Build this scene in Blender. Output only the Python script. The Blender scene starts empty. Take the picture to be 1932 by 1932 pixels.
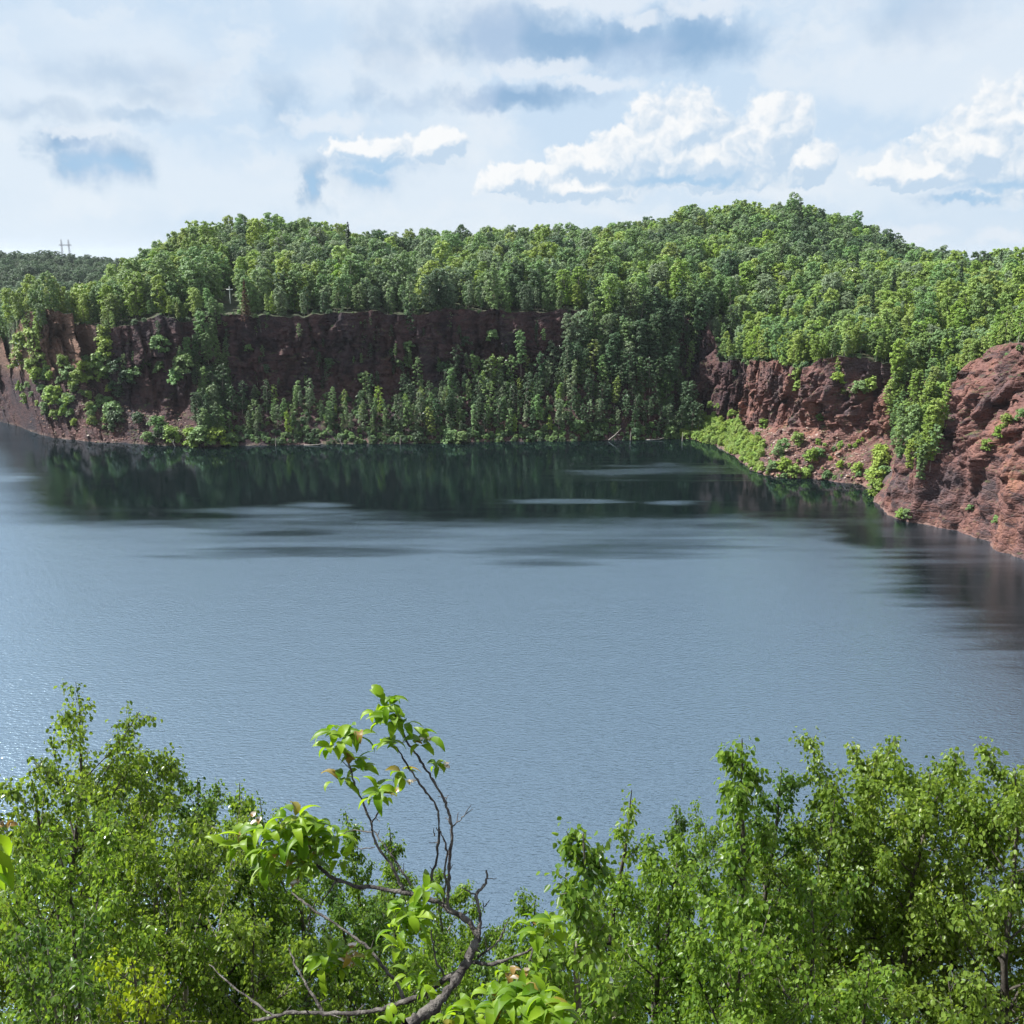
import bpy, math, random
import numpy as np
from math import radians as R

HAZE = 0.00006
rng = np.random.default_rng(7)
random.seed(7)
S = bpy.context.scene
COL = S.collection

# ------------------------------------------------------------------ camera frame
H = 45.0                      # camera height above the water (m)
PITCH = R(14.6)
FPX = 1855.0                  # focal length in units of a 1932 px wide picture
CP, SP = math.cos(PITCH), math.sin(PITCH)

def ray(u, v):
    x, y = (u - 966) / FPX, (966 - v) / FPX
    return np.array([x, CP + y * SP, -SP + y * CP])
def at_depth(u, v, d):        # point at forward depth d
    return np.array([0, 0, H]) + ray(u, v) * d
def at_range(u, v, rho):      # point at horizontal range rho
    r = ray(u, v)
    return np.array([0, 0, H]) + r * (rho / math.hypot(r[0], r[1]))
def on_water(u, v, z=0.0):
    r = ray(u, v)
    return np.array([0, 0, H]) + r * ((z - H) / r[2])
def project(p):
    p = np.asarray(p, float)
    q = p - np.array([0, 0, H])
    d = q[..., 1] * CP - q[..., 2] * SP
    up = q[..., 1] * SP + q[..., 2] * CP
    return 966 + FPX * q[..., 0] / d, 966 - FPX * up / d, d
def azel(u, v):
    r = ray(u, v); r = r / np.linalg.norm(r)
    return math.degrees(math.atan2(r[0], r[1])), math.degrees(math.asin(r[2]))

# ------------------------------------------------------------------ object helpers
def tag(o, label=None, cat=None, group=None, kind=None):
    if label: o['label'] = label
    if cat: o['category'] = cat
    if group: o['group'] = group
    if kind: o['kind'] = kind
    return o
def empty(name, loc, rz=0.0, sc=1.0):
    o = bpy.data.objects.new(name, None)
    o.location = loc; o.rotation_euler = (0, 0, rz); o.scale = (sc, sc, sc)
    o.empty_display_size = 0.2
    COL.objects.link(o)
    return o
def link(name, me, parent=None, loc=None):
    o = bpy.data.objects.new(name, me)
    COL.objects.link(o)
    if parent: o.parent = parent
    if loc is not None: o.location = loc
    return o
def mesh_np(name, verts, face_loops, face_sizes, mat=None, smooth=False, attr=None):
    """verts (n,3); face_loops flat vertex indices; face_sizes per face."""
    me = bpy.data.meshes.new(name)
    verts = np.ascontiguousarray(verts, dtype=np.float32)
    loops = np.ascontiguousarray(face_loops, dtype=np.int32).ravel()
    sizes = np.ascontiguousarray(face_sizes, dtype=np.int32).ravel()
    me.vertices.add(len(verts)); me.vertices.foreach_set('co', verts.ravel())
    me.loops.add(len(loops)); me.loops.foreach_set('vertex_index', loops)
    me.polygons.add(len(sizes))
    starts = np.concatenate([[0], np.cumsum(sizes)[:-1]]).astype(np.int32)
    me.polygons.foreach_set('loop_start', starts)
    me.polygons.foreach_set('loop_total', sizes)
    if smooth: me.polygons.foreach_set('use_smooth', np.ones(len(sizes), dtype=bool))
    if attr:
        for k, a in attr.items():
            at = me.attributes.new(k, 'FLOAT', 'POINT')
            at.data.foreach_set('value', np.ascontiguousarray(a, dtype=np.float32))
    me.update(calc_edges=True)
    if mat: me.materials.append(mat)
    return me

class Tubes:
    """collects tapered tubes into one mesh"""
    def __init__(s): s.v = []; s.f = []; s.n = 0
    def add(s, pts, radii, k=5, cap=True):
        pts = np.asarray(pts, float); n = len(pts)
        radii = np.asarray(radii, float) * np.ones(n)
        t = np.gradient(pts, axis=0); t /= (np.linalg.norm(t, axis=1)[:, None] + 1e-9)
        ref = np.array([0.31, 0.17, 0.93]) if abs(t[:, 2]).mean() < 0.8 else np.array([0.95, 0.2, 0.1])
        a = np.cross(t, ref); a /= (np.linalg.norm(a, axis=1)[:, None] + 1e-9)
        b = np.cross(t, a)
        ang = np.arange(k) * 2 * math.pi / k
        ring = pts[:, None, :] + radii[:, None, None] * (np.cos(ang)[None, :, None] * a[:, None, :] + np.sin(ang)[None, :, None] * b[:, None, :])
        s.v.append(ring.reshape(-1, 3))
        i = np.arange(n - 1)[:, None] * k; j = np.arange(k)[None, :]; j2 = (j + 1) % k
        q = np.stack([i + j, i + j2, i + k + j2, i + k + j], -1).reshape(-1, 4) + s.n
        s.f.append(q); s.n += n * k
    def mesh(s, name, mat):
        v = np.concatenate(s.v); f = np.concatenate(s.f)
        return mesh_np(name, v, f, np.full(len(f), 4), mat, smooth=True)

# ------------------------------------------------------------------ noise
def _h(ix, iy, seed):
    n = (ix.astype(np.int64) * 374761393 + iy.astype(np.int64) * 668265263 + seed * 1442695041) & 0x7fffffff
    n = ((n ^ (n >> 13)) * 1274126177) & 0x7fffffff
    n = (n ^ (n >> 16)) & 0xffffff
    return n / float(0xffffff)
def vn(x, y, seed=0):
    x, y = np.broadcast_arrays(np.asarray(x, float), np.asarray(y, float))
    ix, iy = np.floor(x), np.floor(y)
    fx, fy = x - ix, y - iy
    fx = fx * fx * (3 - 2 * fx); fy = fy * fy * (3 - 2 * fy)
    a, b = _h(ix, iy, seed), _h(ix + 1, iy, seed)
    c, d = _h(ix, iy + 1, seed), _h(ix + 1, iy + 1, seed)
    return (a + (b - a) * fx) * (1 - fy) + (c + (d - c) * fx) * fy
def fbm(x, y, seed=0, octv=4, gain=0.5):
    s, a, t = 0, 1.0, 0
    for o in range(octv):
        s = s + a * vn(x * 2 ** o, y * 2 ** o, seed + o * 17); t += a; a *= gain
    return s / t
def sstep(a, b, x):
    t = np.clip((x - a) / (b - a), 0, 1)
    return t * t * (3 - 2 * t)

# ------------------------------------------------------------------ material helpers
def mat_new(name):
    m = bpy.data.materials.new(name); m.use_nodes = True
    nt = m.node_tree; nt.nodes.clear()
    return m, nt
class G:
    """small node-graph writer"""
    def __init__(s, nt): s.nt = nt
    def node(s, typ, **kw):
        n = s.nt.nodes.new(typ)
        for k, v in kw.items(): setattr(n, k, v)
        return n
    def put(s, sock, v):
        if isinstance(v, bpy.types.NodeSocket): s.nt.links.new(v, sock)
        elif v is not None:
            if sock.type == 'RGBA' and hasattr(v, '__len__') and len(v) == 3: v = (*v, 1)
            sock.default_value = v
    def math(s, op, a, b=None, c=None, clamp=False):
        n = s.node('ShaderNodeMath', operation=op, use_clamp=clamp)
        s.put(n.inputs[0], a)
        if b is not None: s.put(n.inputs[1], b)
        if c is not None: s.put(n.inputs[2], c)
        return n.outputs[0]
    def vmath(s, op, a, b=None, out=0, scale=None):
        n = s.node('ShaderNodeVectorMath', operation=op)
        s.put(n.inputs[0], a)
        if b is not None: s.put(n.inputs[1], b)
        if scale is not None: s.put(n.inputs['Scale'], scale)
        return n.outputs[out]
    def mix(s, fac, a, b, blend='MIX'):
        n = s.node('ShaderNodeMix', data_type='RGBA', blend_type=blend)
        s.put(n.inputs[0], fac); s.put(n.inputs[6], a); s.put(n.inputs[7], b)
        return n.outputs[2]
    def noise(s, vec, scale, detail=3, rough=0.5, dist=0.0, out=0, dims='3D'):
        n = s.node('ShaderNodeTexNoise', noise_dimensions=dims)
        if vec is not None: s.put(n.inputs['Vector'], vec)
        n.inputs['Scale'].default_value = scale; n.inputs['Detail'].default_value = detail
        n.inputs['Roughness'].default_value = rough; n.inputs['Distortion'].default_value = dist
        return n.outputs[out]
    def ss(s, x, a, b, lo=0.0, hi=1.0):
        n = s.node('ShaderNodeMapRange', interpolation_type='SMOOTHSTEP')
        s.put(n.inputs[0], x)
        for i, v in zip((1, 2, 3, 4), (a, b, lo, hi)): s.put(n.inputs[i], v)
        return n.outputs[0]
    def ramp(s, fac, stops):
        n = s.node('ShaderNodeValToRGB'); e = n.color_ramp.elements
        while len(e) < len(stops): e.new(0.5)
        for el, (p, c) in zip(e, stops): el.position = p; el.color = (*c, 1)
        s.put(n.inputs[0], fac); return n.outputs[0]
    def mapping(s, vec, scale=(1, 1, 1), rot=(0, 0, 0), loc=(0, 0, 0)):
        n = s.node('ShaderNodeMapping'); s.put(n.inputs[0], vec)
        n.inputs['Scale'].default_value = scale; n.inputs['Rotation'].default_value = rot; n.inputs['Location'].default_value = loc
        return n.outputs[0]
    def bump(s, h, strength, dist, normal=None):
        n = s.node('ShaderNodeBump'); s.put(n.inputs['Strength'], strength)
        n.inputs['Distance'].default_value = dist; s.put(n.inputs['Height'], h)
        if normal is not None: s.put(n.inputs['Normal'], normal)
        return n.outputs[0]

def leaf_material(name, c1, c2, transl=0.35, gloss=0.25, rough=0.42, attr='rnd', objvar=0.0, c3=None):
    """leaf colour varies leaf by leaf (attribute) and a little tree by tree; light passes through the blade"""
    m, nt = mat_new(name); g = G(nt)
    at = g.node('ShaderNodeAttribute', attribute_name=attr)
    fac = at.outputs['Fac']
    col = g.mix(fac, c1, c2)
    if c3: col = g.mix(g.ss(fac, 0.93, 0.97), col, c3)
    if objvar:
        oi = g.node('ShaderNodeObjectInfo')
        hs = g.node('ShaderNodeHueSaturation'); 
        g.put(hs.inputs['Hue'], g.math('MULTIPLY_ADD', oi.outputs['Random'], 0.05 * objvar, 0.5 - 0.025 * objvar))
        g.put(hs.inputs['Value'], g.math('MULTIPLY_ADD', g.math('FRACT', g.math('MULTIPLY', oi.outputs['Random'], 17.3)), 0.7 * objvar, 1 - 0.35 * objvar))
        g.put(hs.inputs['Saturation'], g.math('MULTIPLY_ADD', g.math('FRACT', g.math('MULTIPLY', oi.outputs['Random'], 41.7)), 0.3 * objvar, 1 - 0.15 * objvar))
        g.put(hs.inputs['Color'], col); col = hs.outputs[0]
    d = g.node('ShaderNodeBsdfDiffuse'); g.put(d.inputs[0], col)
    t = g.node('ShaderNodeBsdfTranslucent'); g.put(t.inputs[0], g.mix(1.0, col, (1.25, 1.2, 0.55), 'MULTIPLY'))
    mx = g.node('ShaderNodeMixShader'); mx.inputs[0].default_value = transl
    nt.links.new(d.outputs[0], mx.inputs[1]); nt.links.new(t.outputs[0], mx.inputs[2])
    last = mx.outputs[0]
    if gloss:
        gl = g.node('ShaderNodeBsdfGlossy'); gl.inputs['Roughness'].default_value = rough
        fr = g.node('ShaderNodeFresnel'); fr.inputs[0].default_value = 1.4
        m2 = g.node('ShaderNodeMixShader'); g.put(m2.inputs[0], g.math('MULTIPLY', fr.outputs[0], gloss * 4, clamp=True))
        nt.links.new(last, m2.inputs[1]); nt.links.new(gl.outputs[0], m2.inputs[2]); last = m2.outputs[0]
    o = g.node('ShaderNodeOutputMaterial'); nt.links.new(last, o.inputs[0])
    return m
def bark_material(name, c1, c2, scale=6.0, bump=0.3):
    m, nt = mat_new(name); g = G(nt)
    tc = g.node('ShaderNodeTexCoord').outputs['Object']
    n = g.noise(g.mapping(tc, (1, 1, 0.5)), scale, 4, 0.6)
    b = g.node('ShaderNodeBsdfPrincipled')
    g.put(b.inputs['Base Color'], g.mix(g.ss(n, 0.4, 0.62), c1, c2)); b.inputs['Roughness'].default_value = 0.85
    g.put(b.inputs['Normal'], g.bump(g.noise(tc, scale * 4, 3), bump, 0.01))
    o = g.node('ShaderNodeOutputMaterial'); nt.links.new(b.outputs[0], o.inputs[0])
    return m

# ================================================================== TERRAIN
C0 = np.array([-30.0, 140.0])         # middle of the flooded pit
# shore key: (shore point), talus setback/height, rim setback/height, roughness of the rock
def W(u, v): return tuple(on_water(u, v)[:2])
KEYS = [
    ((-205, 120), 6, 8, 16, 28, 1.0), ((-225, 200), 6, 8, 16, 26, 1.0), ((-222, 262), 6, 8, 16, 22, 1.0),
    ((-190, 284), 8, 6, 15, 15, 1.0), (W(0, 795), 8, 5, 15, 14, 1.5), (W(22, 801), 9, 8, 14, 20, 1.5), (W(40, 806), 10, 11, 13.5, 27, 1.5), (W(52, 812), 11, 13, 15, 25, 1.3),
    (W(62, 815), 14, 16, 24, 18.5, 0.7), (W(80, 821), 13, 15, 22, 20, 0.7), (W(92, 824), 11, 15, 14.5, 29.5, 1.3), (W(110, 828), 11, 15, 14.0, 31, 1.7), (W(190, 835), 12, 15, 15.5, 31, 1.7),
    (W(203, 836), 15, 14, 23, 27.5, 0.9), (W(212, 836), 15, 13, 21, 28.5, 0.9), (W(222, 836), 12, 10, 15, 29, 1.1), (W(368, 842), 11, 8, 14.5, 29.5, 1.1),
    (W(385, 842), 15, 16, 21, 28, 0.7), (W(410, 842), 15, 16, 21, 28.5, 0.7), (W(424, 841), 13, 10, 16.5, 30, 1.1),
    (W(740, 837), 15, 10, 18.5, 30.5, 1.1), (W(758, 837), 16, 11, 21, 30.5, 0.9), (W(800, 836), 16, 12, 19.5, 31, 1.1), (W(1010, 832), 18, 14, 21.5, 31, 1.1),
    (W(1062, 832), 22, 25, 27, 29.5, 0.5), (W(1205, 829), 23, 24, 28, 30, 0.5), (W(1235, 828), 20, 9, 26, 29, 0.8), (W(1262, 828), 14, 5.5, 23, 27, 0.8), (W(1292, 828), 11, 4.5, 17, 22, 0.9),
    (W(1312, 829), 9.5, 4.5, 13.5, 18.5, 1.1), (W(1345, 838), 10, 4.5, 13.5, 18.5, 1.2), (W(1386, 860), 11, 5.5, 14, 20.5, 1.2),
(W(1415, 886), 14, 8, 17.5, 21, 1.6), (W(1465, 898), 15, 9, 18, 24, 1.6),
    (W(1500, 902), 15, 9.5, 18.5, 24.5, 1.6), (W(1560, 908), 15, 9.5, 18.5, 23, 1.6), (W(1620, 915), 13, 9, 18, 21, 1.2), (W(1648, 926), 9, 7, 17, 20, 1.0),
    (W(1654, 938), 6, 5, 20, 21, 0.8), (W(1655, 952), 4, 6, 20, 24, 0.9), (W(1661, 966), 2.2, 11, 21, 29, 1.2), (W(1715, 985), 1.6, 11, 17, 29.5, 1.1),
    (W(1800, 1001), 1.2, 11, 11.5, 31, 1.05), (W(1870, 1031), 1.0, 11, 9.5, 33, 1.05), (W(1932, 1056), 1.0, 11, 8.8, 34, 1.05),
    ((85, 122), 3, 8, 14, 35, 1.4), ((90, 98), 4, 8, 15, 37, 1.3), ((80, 70), 8, 10, 30, 39, 1.0), ((50, 48), 26, 22, 42, 42.5, 0.3),
    ((0, 40), 27, 24, 40.5, 43.0, 0.25), ((-60, 40), 26, 24, 40, 42.5, 0.3), ((-120, 55), 10, 12, 30, 40, 0.8), ((-175, 85), 8, 10, 20, 33, 1.0),
]
pk = np.array([k[0] for k in KEYS]); par = np.array([k[1:] for k in KEYS])
pk = np.vstack([pk, pk[:1]]); par = np.vstack([par, par[:1]])
seg = np.linalg.norm(np.diff(pk, axis=0), axis=1); arc = np.concatenate([[0], np.cumsum(seg)])
# finer stations where the camera sees the rock well
st = [0.0]
while st[-1] < arc[-1]:
    s = st[-1]; q = np.array([np.interp(s, arc, pk[:, 0]), np.interp(s, arc, pk[:, 1])])
    inview = abs(q[0]) < 0.62 * q[1] + 8 and q[1] > 90
    st.append(s + ((0.27 if q[0] > 30 else 0.42) if inview else 2.2))
st = np.array(st[:-1]); NS = len(st)
sx, sy = np.interp(st, arc, pk[:, 0]), np.interp(st, arc, pk[:, 1])
P_ = np.stack([np.interp(st, arc, par[:, j]) for j in range(5)], 1)
vec = np.stack([sx, sy], 1) - C0
rs = np.linalg.norm(vec, axis=1); dirs = vec / rs[:, None]
theta = np.unwrap(np.arctan2(vec[:, 0], vec[:, 1]))
jag = (fbm(st / 6.0, 0 * st, 3, 3) - 0.5) * 3.0 + (fbm(st / 1.6, 0 * st, 5, 2) - 0.5) * 0.9
rs = rs + jag * P_[:, 4]
rimj = (fbm(st / 9.0, 0 * st + 3, 13, 4) - 0.5) * 3.2
P_[:, 3] += rimj * P_[:, 4] * 0.9 + (fbm(st / 3.0, 0 * st + 8, 14, 3) - 0.5) * 1.6
th0 = theta[0]

# height of the land outside the rim: table over picture column (bearing) and range
BU = np.array([-900, -400, 0, 120, 200, 300, 360, 460, 560, 700, 850, 1000, 1150, 1250, 1300, 1390, 1480, 1600, 1700, 1760, 1932, 2200, 2600])
BR = np.array([150, 215, 260, 300, 350, 420, 560, 760, 1000])
BZ = np.array([
    [30, 28, 24, 22, 22, 25, 30, 38, 25], [30, 28, 24, 22, 21, 22, 28, 39, 25], [26, 24, 18, 13, 12, 13, 20, 36.5, 25], [26, 26, 27, 22, 18, 14, 20, 35, 25],
    [28, 28, 30.5, 28, 25.5, 22, 21, 32, 25], [28, 28, 31, 33, 37.5, 35, 27, 29, 25], [28, 28, 31, 35, 43.5, 40, 30, 29, 25], [28, 28, 31, 36, 45, 43, 34, 28, 24],
    [28, 28, 31, 36, 46, 44, 34, 28, 24], [28, 28, 31, 35, 41, 40.5, 34, 28, 24], [28, 28, 31, 35, 41, 41.5, 34, 28, 24], [28, 28, 31, 35, 41.5, 42.5, 36, 28, 24],
    [28, 28, 31, 36, 42, 45.5, 38, 28, 24], [28, 28, 30, 35, 41, 49, 42, 28, 24], [27, 27, 29, 34, 41, 53, 44, 28, 24], [22, 22, 26, 32, 40, 54.5, 46, 28, 24],
    [22, 23, 28, 32, 39, 55, 46, 28, 24], [24, 24, 28, 32, 36, 49, 42, 28, 24], [26, 27, 29.5, 31, 33, 37, 34, 28, 24], [28, 28, 31, 32, 33, 33, 30, 28, 24],
    [32, 33, 33.5, 33.5, 33, 33, 30, 28, 24], [34, 34, 35, 36, 37, 37, 34, 28, 24], [36, 36, 36, 37, 38, 38, 34, 28, 24]], float)
def land(x, y, z_guess=32.0):
    x = np.asarray(x, float); y = np.asarray(y, float)
    ys = np.maximum(y, 25.0)
    u = 966 + FPX * x / (ys * CP + (H - z_guess) * SP)
    rho = np.hypot(x, y)
    fu = np.interp(u, BU, np.arange(len(BU))); fr = np.interp(rho, BR, np.arange(len(BR)))
    iu = np.minimum(fu.astype(int), len(BU) - 2); ir = np.minimum(fr.astype(int), len(BR) - 2)
    a, b = fu - iu, fr - ir
    b = b * b * (3 - 2 * b) * 0.5 + b * 0.5
    z = (BZ[iu, ir] * (1 - a) + BZ[iu + 1, ir] * a) * (1 - b) + (BZ[iu, ir + 1] * (1 - a) + BZ[iu + 1, ir + 1] * a) * b
    z = z + (fbm(x / 28.0, y / 28.0, 31, 3) - 0.5) * 4.0
    near = sstep(150, 70, y)
    z = z * (1 - near) + (42.6 + (fbm(x / 9.0, y / 9.0, 33, 3) - 0.5) * 1.2) * near
    far = sstep(1000, 2500, rho)
    return z * (1 - far) + 18 * far

def ground(x, y):
    """terrain height anywhere (before the rock displacement)"""
    x = np.atleast_1d(np.asarray(x, float)); y = np.atleast_1d(np.asarray(y, float))
    vx, vy = x - C0[0], y - C0[1]
    r = np.hypot(vx, vy); t = np.arctan2(vx, vy)
    t = th0 + np.mod(t - th0, 2 * math.pi)
    rsh = np.interp(t, theta, rs); p = [np.interp(t, theta, P_[:, j]) for j in range(4)]
    dr = r - rsh
    s1, h1, s2, h2 = p
    z = np.where(dr < s1, h1 * np.clip(dr / s1, -0.3, 1) ** 1.0, h1 + (h2 - h1) * (dr - s1) / (s2 - s1))
    w = sstep(0, 45, dr - s2)
    zo = h2 * (1 - w) + land(x, y) * w
    return np.where(dr > s2, zo, z), dr, s1, s2, t

n_tal, n_clf = 24, 92
out_off = np.array([0.35, 0.8, 1.4, 2.2, 3.2, 4.6, 6.5, 9, 12, 16, 20, 25, 31, 38, 46, 56, 68, 80, 95, 110, 130, 150, 175, 200, 230, 265, 300, 350, 400, 460, 530, 620, 720, 850, 1000, 1300, 1800, 2600, 4000, 6500])
rows_dr, rows_z, rows_amp = [], [], []
for d_, z_ in ((-9, -5.0), (-4, -2.2), (-1.5, -0.8)):
    rows_dr.append(np.full(NS, d_)); rows_z.append(np.full(NS, z_)); rows_amp.append(np.full(NS, 0.15))
s1, h1, s2, h2, rg = P_.T
for i in range(n_tal):
    t = i / n_tal
    rows_dr.append(s1 * t); rows_z.append(h1 * t); rows_amp.append(rg * (0.45 + 0.45 * t))
for i in range(n_clf + 1):
    t = i / n_clf
    rows_dr.append(s1 + (s2 - s1) * t); rows_z.append(h1 + (h2 - h1) * t)
    rows_amp.append(rg * (0.8 + 0.45 * math.sin(math.pi * min(1, t * 1.15)) - 0.35 * t ** 6))
RD, RZ, RA = np.array(rows_dr), np.array(rows_z), np.array(rows_amp)
A_ = np.broadcast_to(st[None, :], RD.shape)
def facets(x, y, seed, tilt):
    """broken-block surface: every cell of an uneven tiling is a tilted plane of its own"""
    ix, iy = np.floor(x), np.floor(y); best = np.full(x.shape, 9e9); out = np.zeros(x.shape); edge = np.full(x.shape, 9e9)
    for ox in (-1, 0, 1):
        for oy in (-1, 0, 1):
            cx, cy = ix + ox, iy + oy
            px, py = cx + _h(cx, cy, seed), cy + _h(cx, cy, seed + 1)
            dx, dy = x - px, y - py; d = np.maximum(np.abs(dx) * 1.1, np.abs(dy)) * 0.6 + np.hypot(dx, dy) * 0.4
            val = _h(cx, cy, seed + 2) - 0.5 + tilt * ((_h(cx, cy, seed + 3) - 0.5) * dx + (_h(cx, cy, seed + 4) - 0.35) * dy)
            m = d < best; edge = np.where(m, best, np.minimum(edge, d)); out = np.where(m, val, out); best = np.where(m, d, best)
    return out, edge - best
def rock_disp(a, z, seed=0):
    wa = a + (fbm(a / 3.0, z / 3.0, 53, 2) - 0.5) * 1.6; wz = z + (fbm(a / 4.0, z / 2.5, 54, 2) - 0.5) * 2.2
    butt = (fbm(a / 13.0, z / 45.0, 41, 2) - 0.5) * 2.8
    col = np.abs(fbm(a / 4.4, z / 34.0, 43, 3) - 0.5) * -3.8 + 0.4
    f1, e1 = facets(wa / 4.0, wz / 11.0, 61, 1.7)
    f2, e2 = facets(wa / 1.5 + 9, wz / 4.6, 71, 1.6)
    f3, e3 = facets(wa / 0.8 + 3, wz / 1.7, 81, 1.2)
    crack = -1.5 * sstep(0.05, 0.0, np.abs(fbm(a / 6.5, z / 60.0, 52, 3) - 0.5)) - 0.35 * sstep(0.12, 0.0, e1)
    ledge = (_h(np.floor(wz / 3.1), np.floor(wz / 3.1) * 0 + 1, 91) - 0.5) * 0.4
    return butt + col + f1 * 2.3 + f2 * 1.15 + f3 * 0.45 + crack + ledge + (fbm(a / 0.9, z / 0.7, 51, 2) - 0.5) * 0.35
TAL = np.clip((RD - s1[None, :] * 0.75) / (s1[None, :] * 0.35), 0, 1)          # 0 on the rubble slope, 1 on the rock face
ZL = RZ + 0.8 * RD
rub = (fbm(A_ / 2.6, ZL / 2.6, 95, 3) - 0.5) * 2.2 + facets(A_ / 1.3, ZL / 1.5, 96, 1.4)[0] * 0.7
disp = (rock_disp(A_, ZL) * (0.35 + 0.65 * TAL) + rub * (1 - TAL)) * RA
RDd = RD - disp * 1.0
RDd[3] = RD[3] - disp[3] * 0.5
RZd = RZ + (fbm(A_ / 1.7, RZ / 1.3 + RD, 61, 3) - 0.5) * 0.9 * RA * (RZ > 0.2)
rx = C0[0] + dirs[None, :, 0] * (rs[None, :] + RDd); ry = C0[1] + dirs[None, :, 1] * (rs[None, :] + RDd)
cl = np.stack([rx, ry, RZd], -1)                       # (rows, NS, 3)
# outer rows start at the displaced rim
rim = cl[-1]
o_rows = []
for off in out_off:
    d0 = RDd[-1] + off
    x = C0[0] + dirs[:, 0] * (rs + d0); y = C0[1] + dirs[:, 1] * (rs + d0)
    w = sstep(0, 45, off)
    z = rim[:, 2] * (1 - w) + land(x, y) * w + (fbm(x / 2.5, y / 2.5, 63, 3) - 0.5) * 0.9 * min(1, off)
    o_rows.append(np.stack([x, y, z], -1))
hill = np.concatenate([cl[-1:], np.array(o_rows)], 0)

def grid_mesh(name, g, mat, smooth):
    nr, nc = g.shape[:2]
    i = np.arange(nr - 1)[:, None]; j = np.arange(nc)[None, :]; j2 = (j + 1) % nc
    f = np.stack([i * nc + j, (i + 1) * nc + j, (i + 1) * nc + j2, i * nc + j2], -1).reshape(-1, 4)
    return mesh_np(name, g.reshape(-1, 3), f, np.full(len(f), 4), mat, smooth)

def rock_material():
    m, nt = mat_new('iron_rock'); g = G(nt)
    pos = g.node('ShaderNodeNewGeometry').outputs['Position']
    nrm = g.node('ShaderNodeNewGeometry').outputs['True Normal']
    n1 = g.noise(g.mapping(pos, (1, 1, 0.8)), 0.13, 6, 0.62)
    n2 = g.noise(g.mapping(pos, (0.5, 0.5, 1.6)), 0.55, 5, 0.65)
    n3 = g.noise(pos, 2.2, 5, 0.7)
    base = g.ramp(n1, [(0.36, (0.075, 0.052, 0.056)), (0.47, (0.125, 0.064, 0.058)), (0.57, (0.160, 0.078, 0.066)), (0.70, (0.225, 0.108, 0.075))])
    base = g.mix(g.ss(n2, 0.55, 0.74, 0, 0.6), base, (0.23, 0.135, 0.10))
    base = g.mix(g.ss(n2, 0.49, 0.34, 0, 0.85), base, (0.040, 0.030, 0.034))
    # strata: thin darker and paler beds
    sep = g.node('ShaderNodeSeparateXYZ'); g.put(sep.inputs[0], pos)
    bed = g.noise(g.mapping(pos, (0.03, 0.03, 1.0)), 1.9, 4, 0.7)
    base = g.mix(g.ss(bed, 0.56, 0.70, 0, 0.2), base, (0.28, 0.17, 0.125))
    base = g.mix(g.ss(bed, 0.45, 0.35, 0, 0.25), base, (0.06, 0.04, 0.042))
    # shade of the far face and the gully, painted into the rock as darker purple
    face_shade = g.math('MULTIPLY', g.ss(g.math('ADD', sep.outputs[0], g.math('MULTIPLY', n1, 30)), 72.0, 40.0), g.ss(g.math('ADD', sep.outputs[0], g.math('MULTIPLY', n1, 12)), -103.0, -93.0))
    face_shade = g.math('MAXIMUM', face_shade, g.ss(g.math('ADD', sep.outputs[1], g.math('MULTIPLY', n1, 8)), 247.0, 254.0))
    base = g.mix(g.math('MULTIPLY', face_shade, 0.9), base, g.mix(1.0, base, (0.35, 0.36, 0.46), 'MULTIPLY'))
    base = g.mix(g.ss(n3, 0.60, 0.74, 0, 0.6), base, (0.26, 0.19, 0.165))
    base = g.mix(g.ss(n3, 0.44, 0.34, 0, 0.75), base, (0.04, 0.026, 0.027))
    tan = g.math('MULTIPLY', g.ss(g.math('ADD', sep.outputs[0], g.math('MULTIPLY', n1, 8)), -101.0, -105.0), g.ss(sep.outputs[2], 12.0, 17.0))
    base = g.mix(g.math('MULTIPLY', tan, 0.75), base, g.mix(1.0, g.mix(0.5, base, (0.22, 0.14, 0.10)), (1.5, 1.4, 1.25), 'MULTIPLY'))
    sn = g.node('ShaderNodeSeparateXYZ'); g.put(sn.inputs[0], nrm)
    mossn = g.noise(pos, 0.42, 5, 0.65)
    flat = g.math('MULTIPLY', g.ss(sn.outputs[2], 0.45, 0.8), g.ss(mossn, 0.5, 0.6))
    base = g.mix(g.math('MULTIPLY', flat, 0.85), base, g.mix(n3, (0.035, 0.060, 0.018), (0.08, 0.09, 0.035)))
    # pale waterline stain just above the lake
    wl = g.math('MULTIPLY', g.ss(sep.outputs[2], 0.75, 0.3), g.ss(n2, 0.35, 0.6))
    base = g.mix(g.math('MULTIPLY', wl, 0.3), base, (0.22, 0.17, 0.14))
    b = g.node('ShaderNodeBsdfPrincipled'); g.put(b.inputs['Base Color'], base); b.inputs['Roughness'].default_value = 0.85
    b.inputs['Specular IOR Level'].default_value = 0.3
    vor = g.node('ShaderNodeTexVoronoi', feature='DISTANCE_TO_EDGE'); g.put(vor.inputs[0], g.mapping(pos, (1, 1, 1.5))); vor.inputs['Scale'].default_value = 0.9
    hgt = g.math('ADD', g.math('MULTIPLY', g.ss(vor.outputs[0], 0.0, 0.25), 0.3), g.math('ADD', g.noise(pos, 1.3, 6, 0.72), g.math('MULTIPLY', bed, 0.15)))
    g.put(b.inputs['Normal'], g.bump(hgt, 1.0, 0.32))
    o = g.node('ShaderNodeOutputMaterial'); nt.links.new(b.outputs[0], o.inputs[0])
    return m
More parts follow.
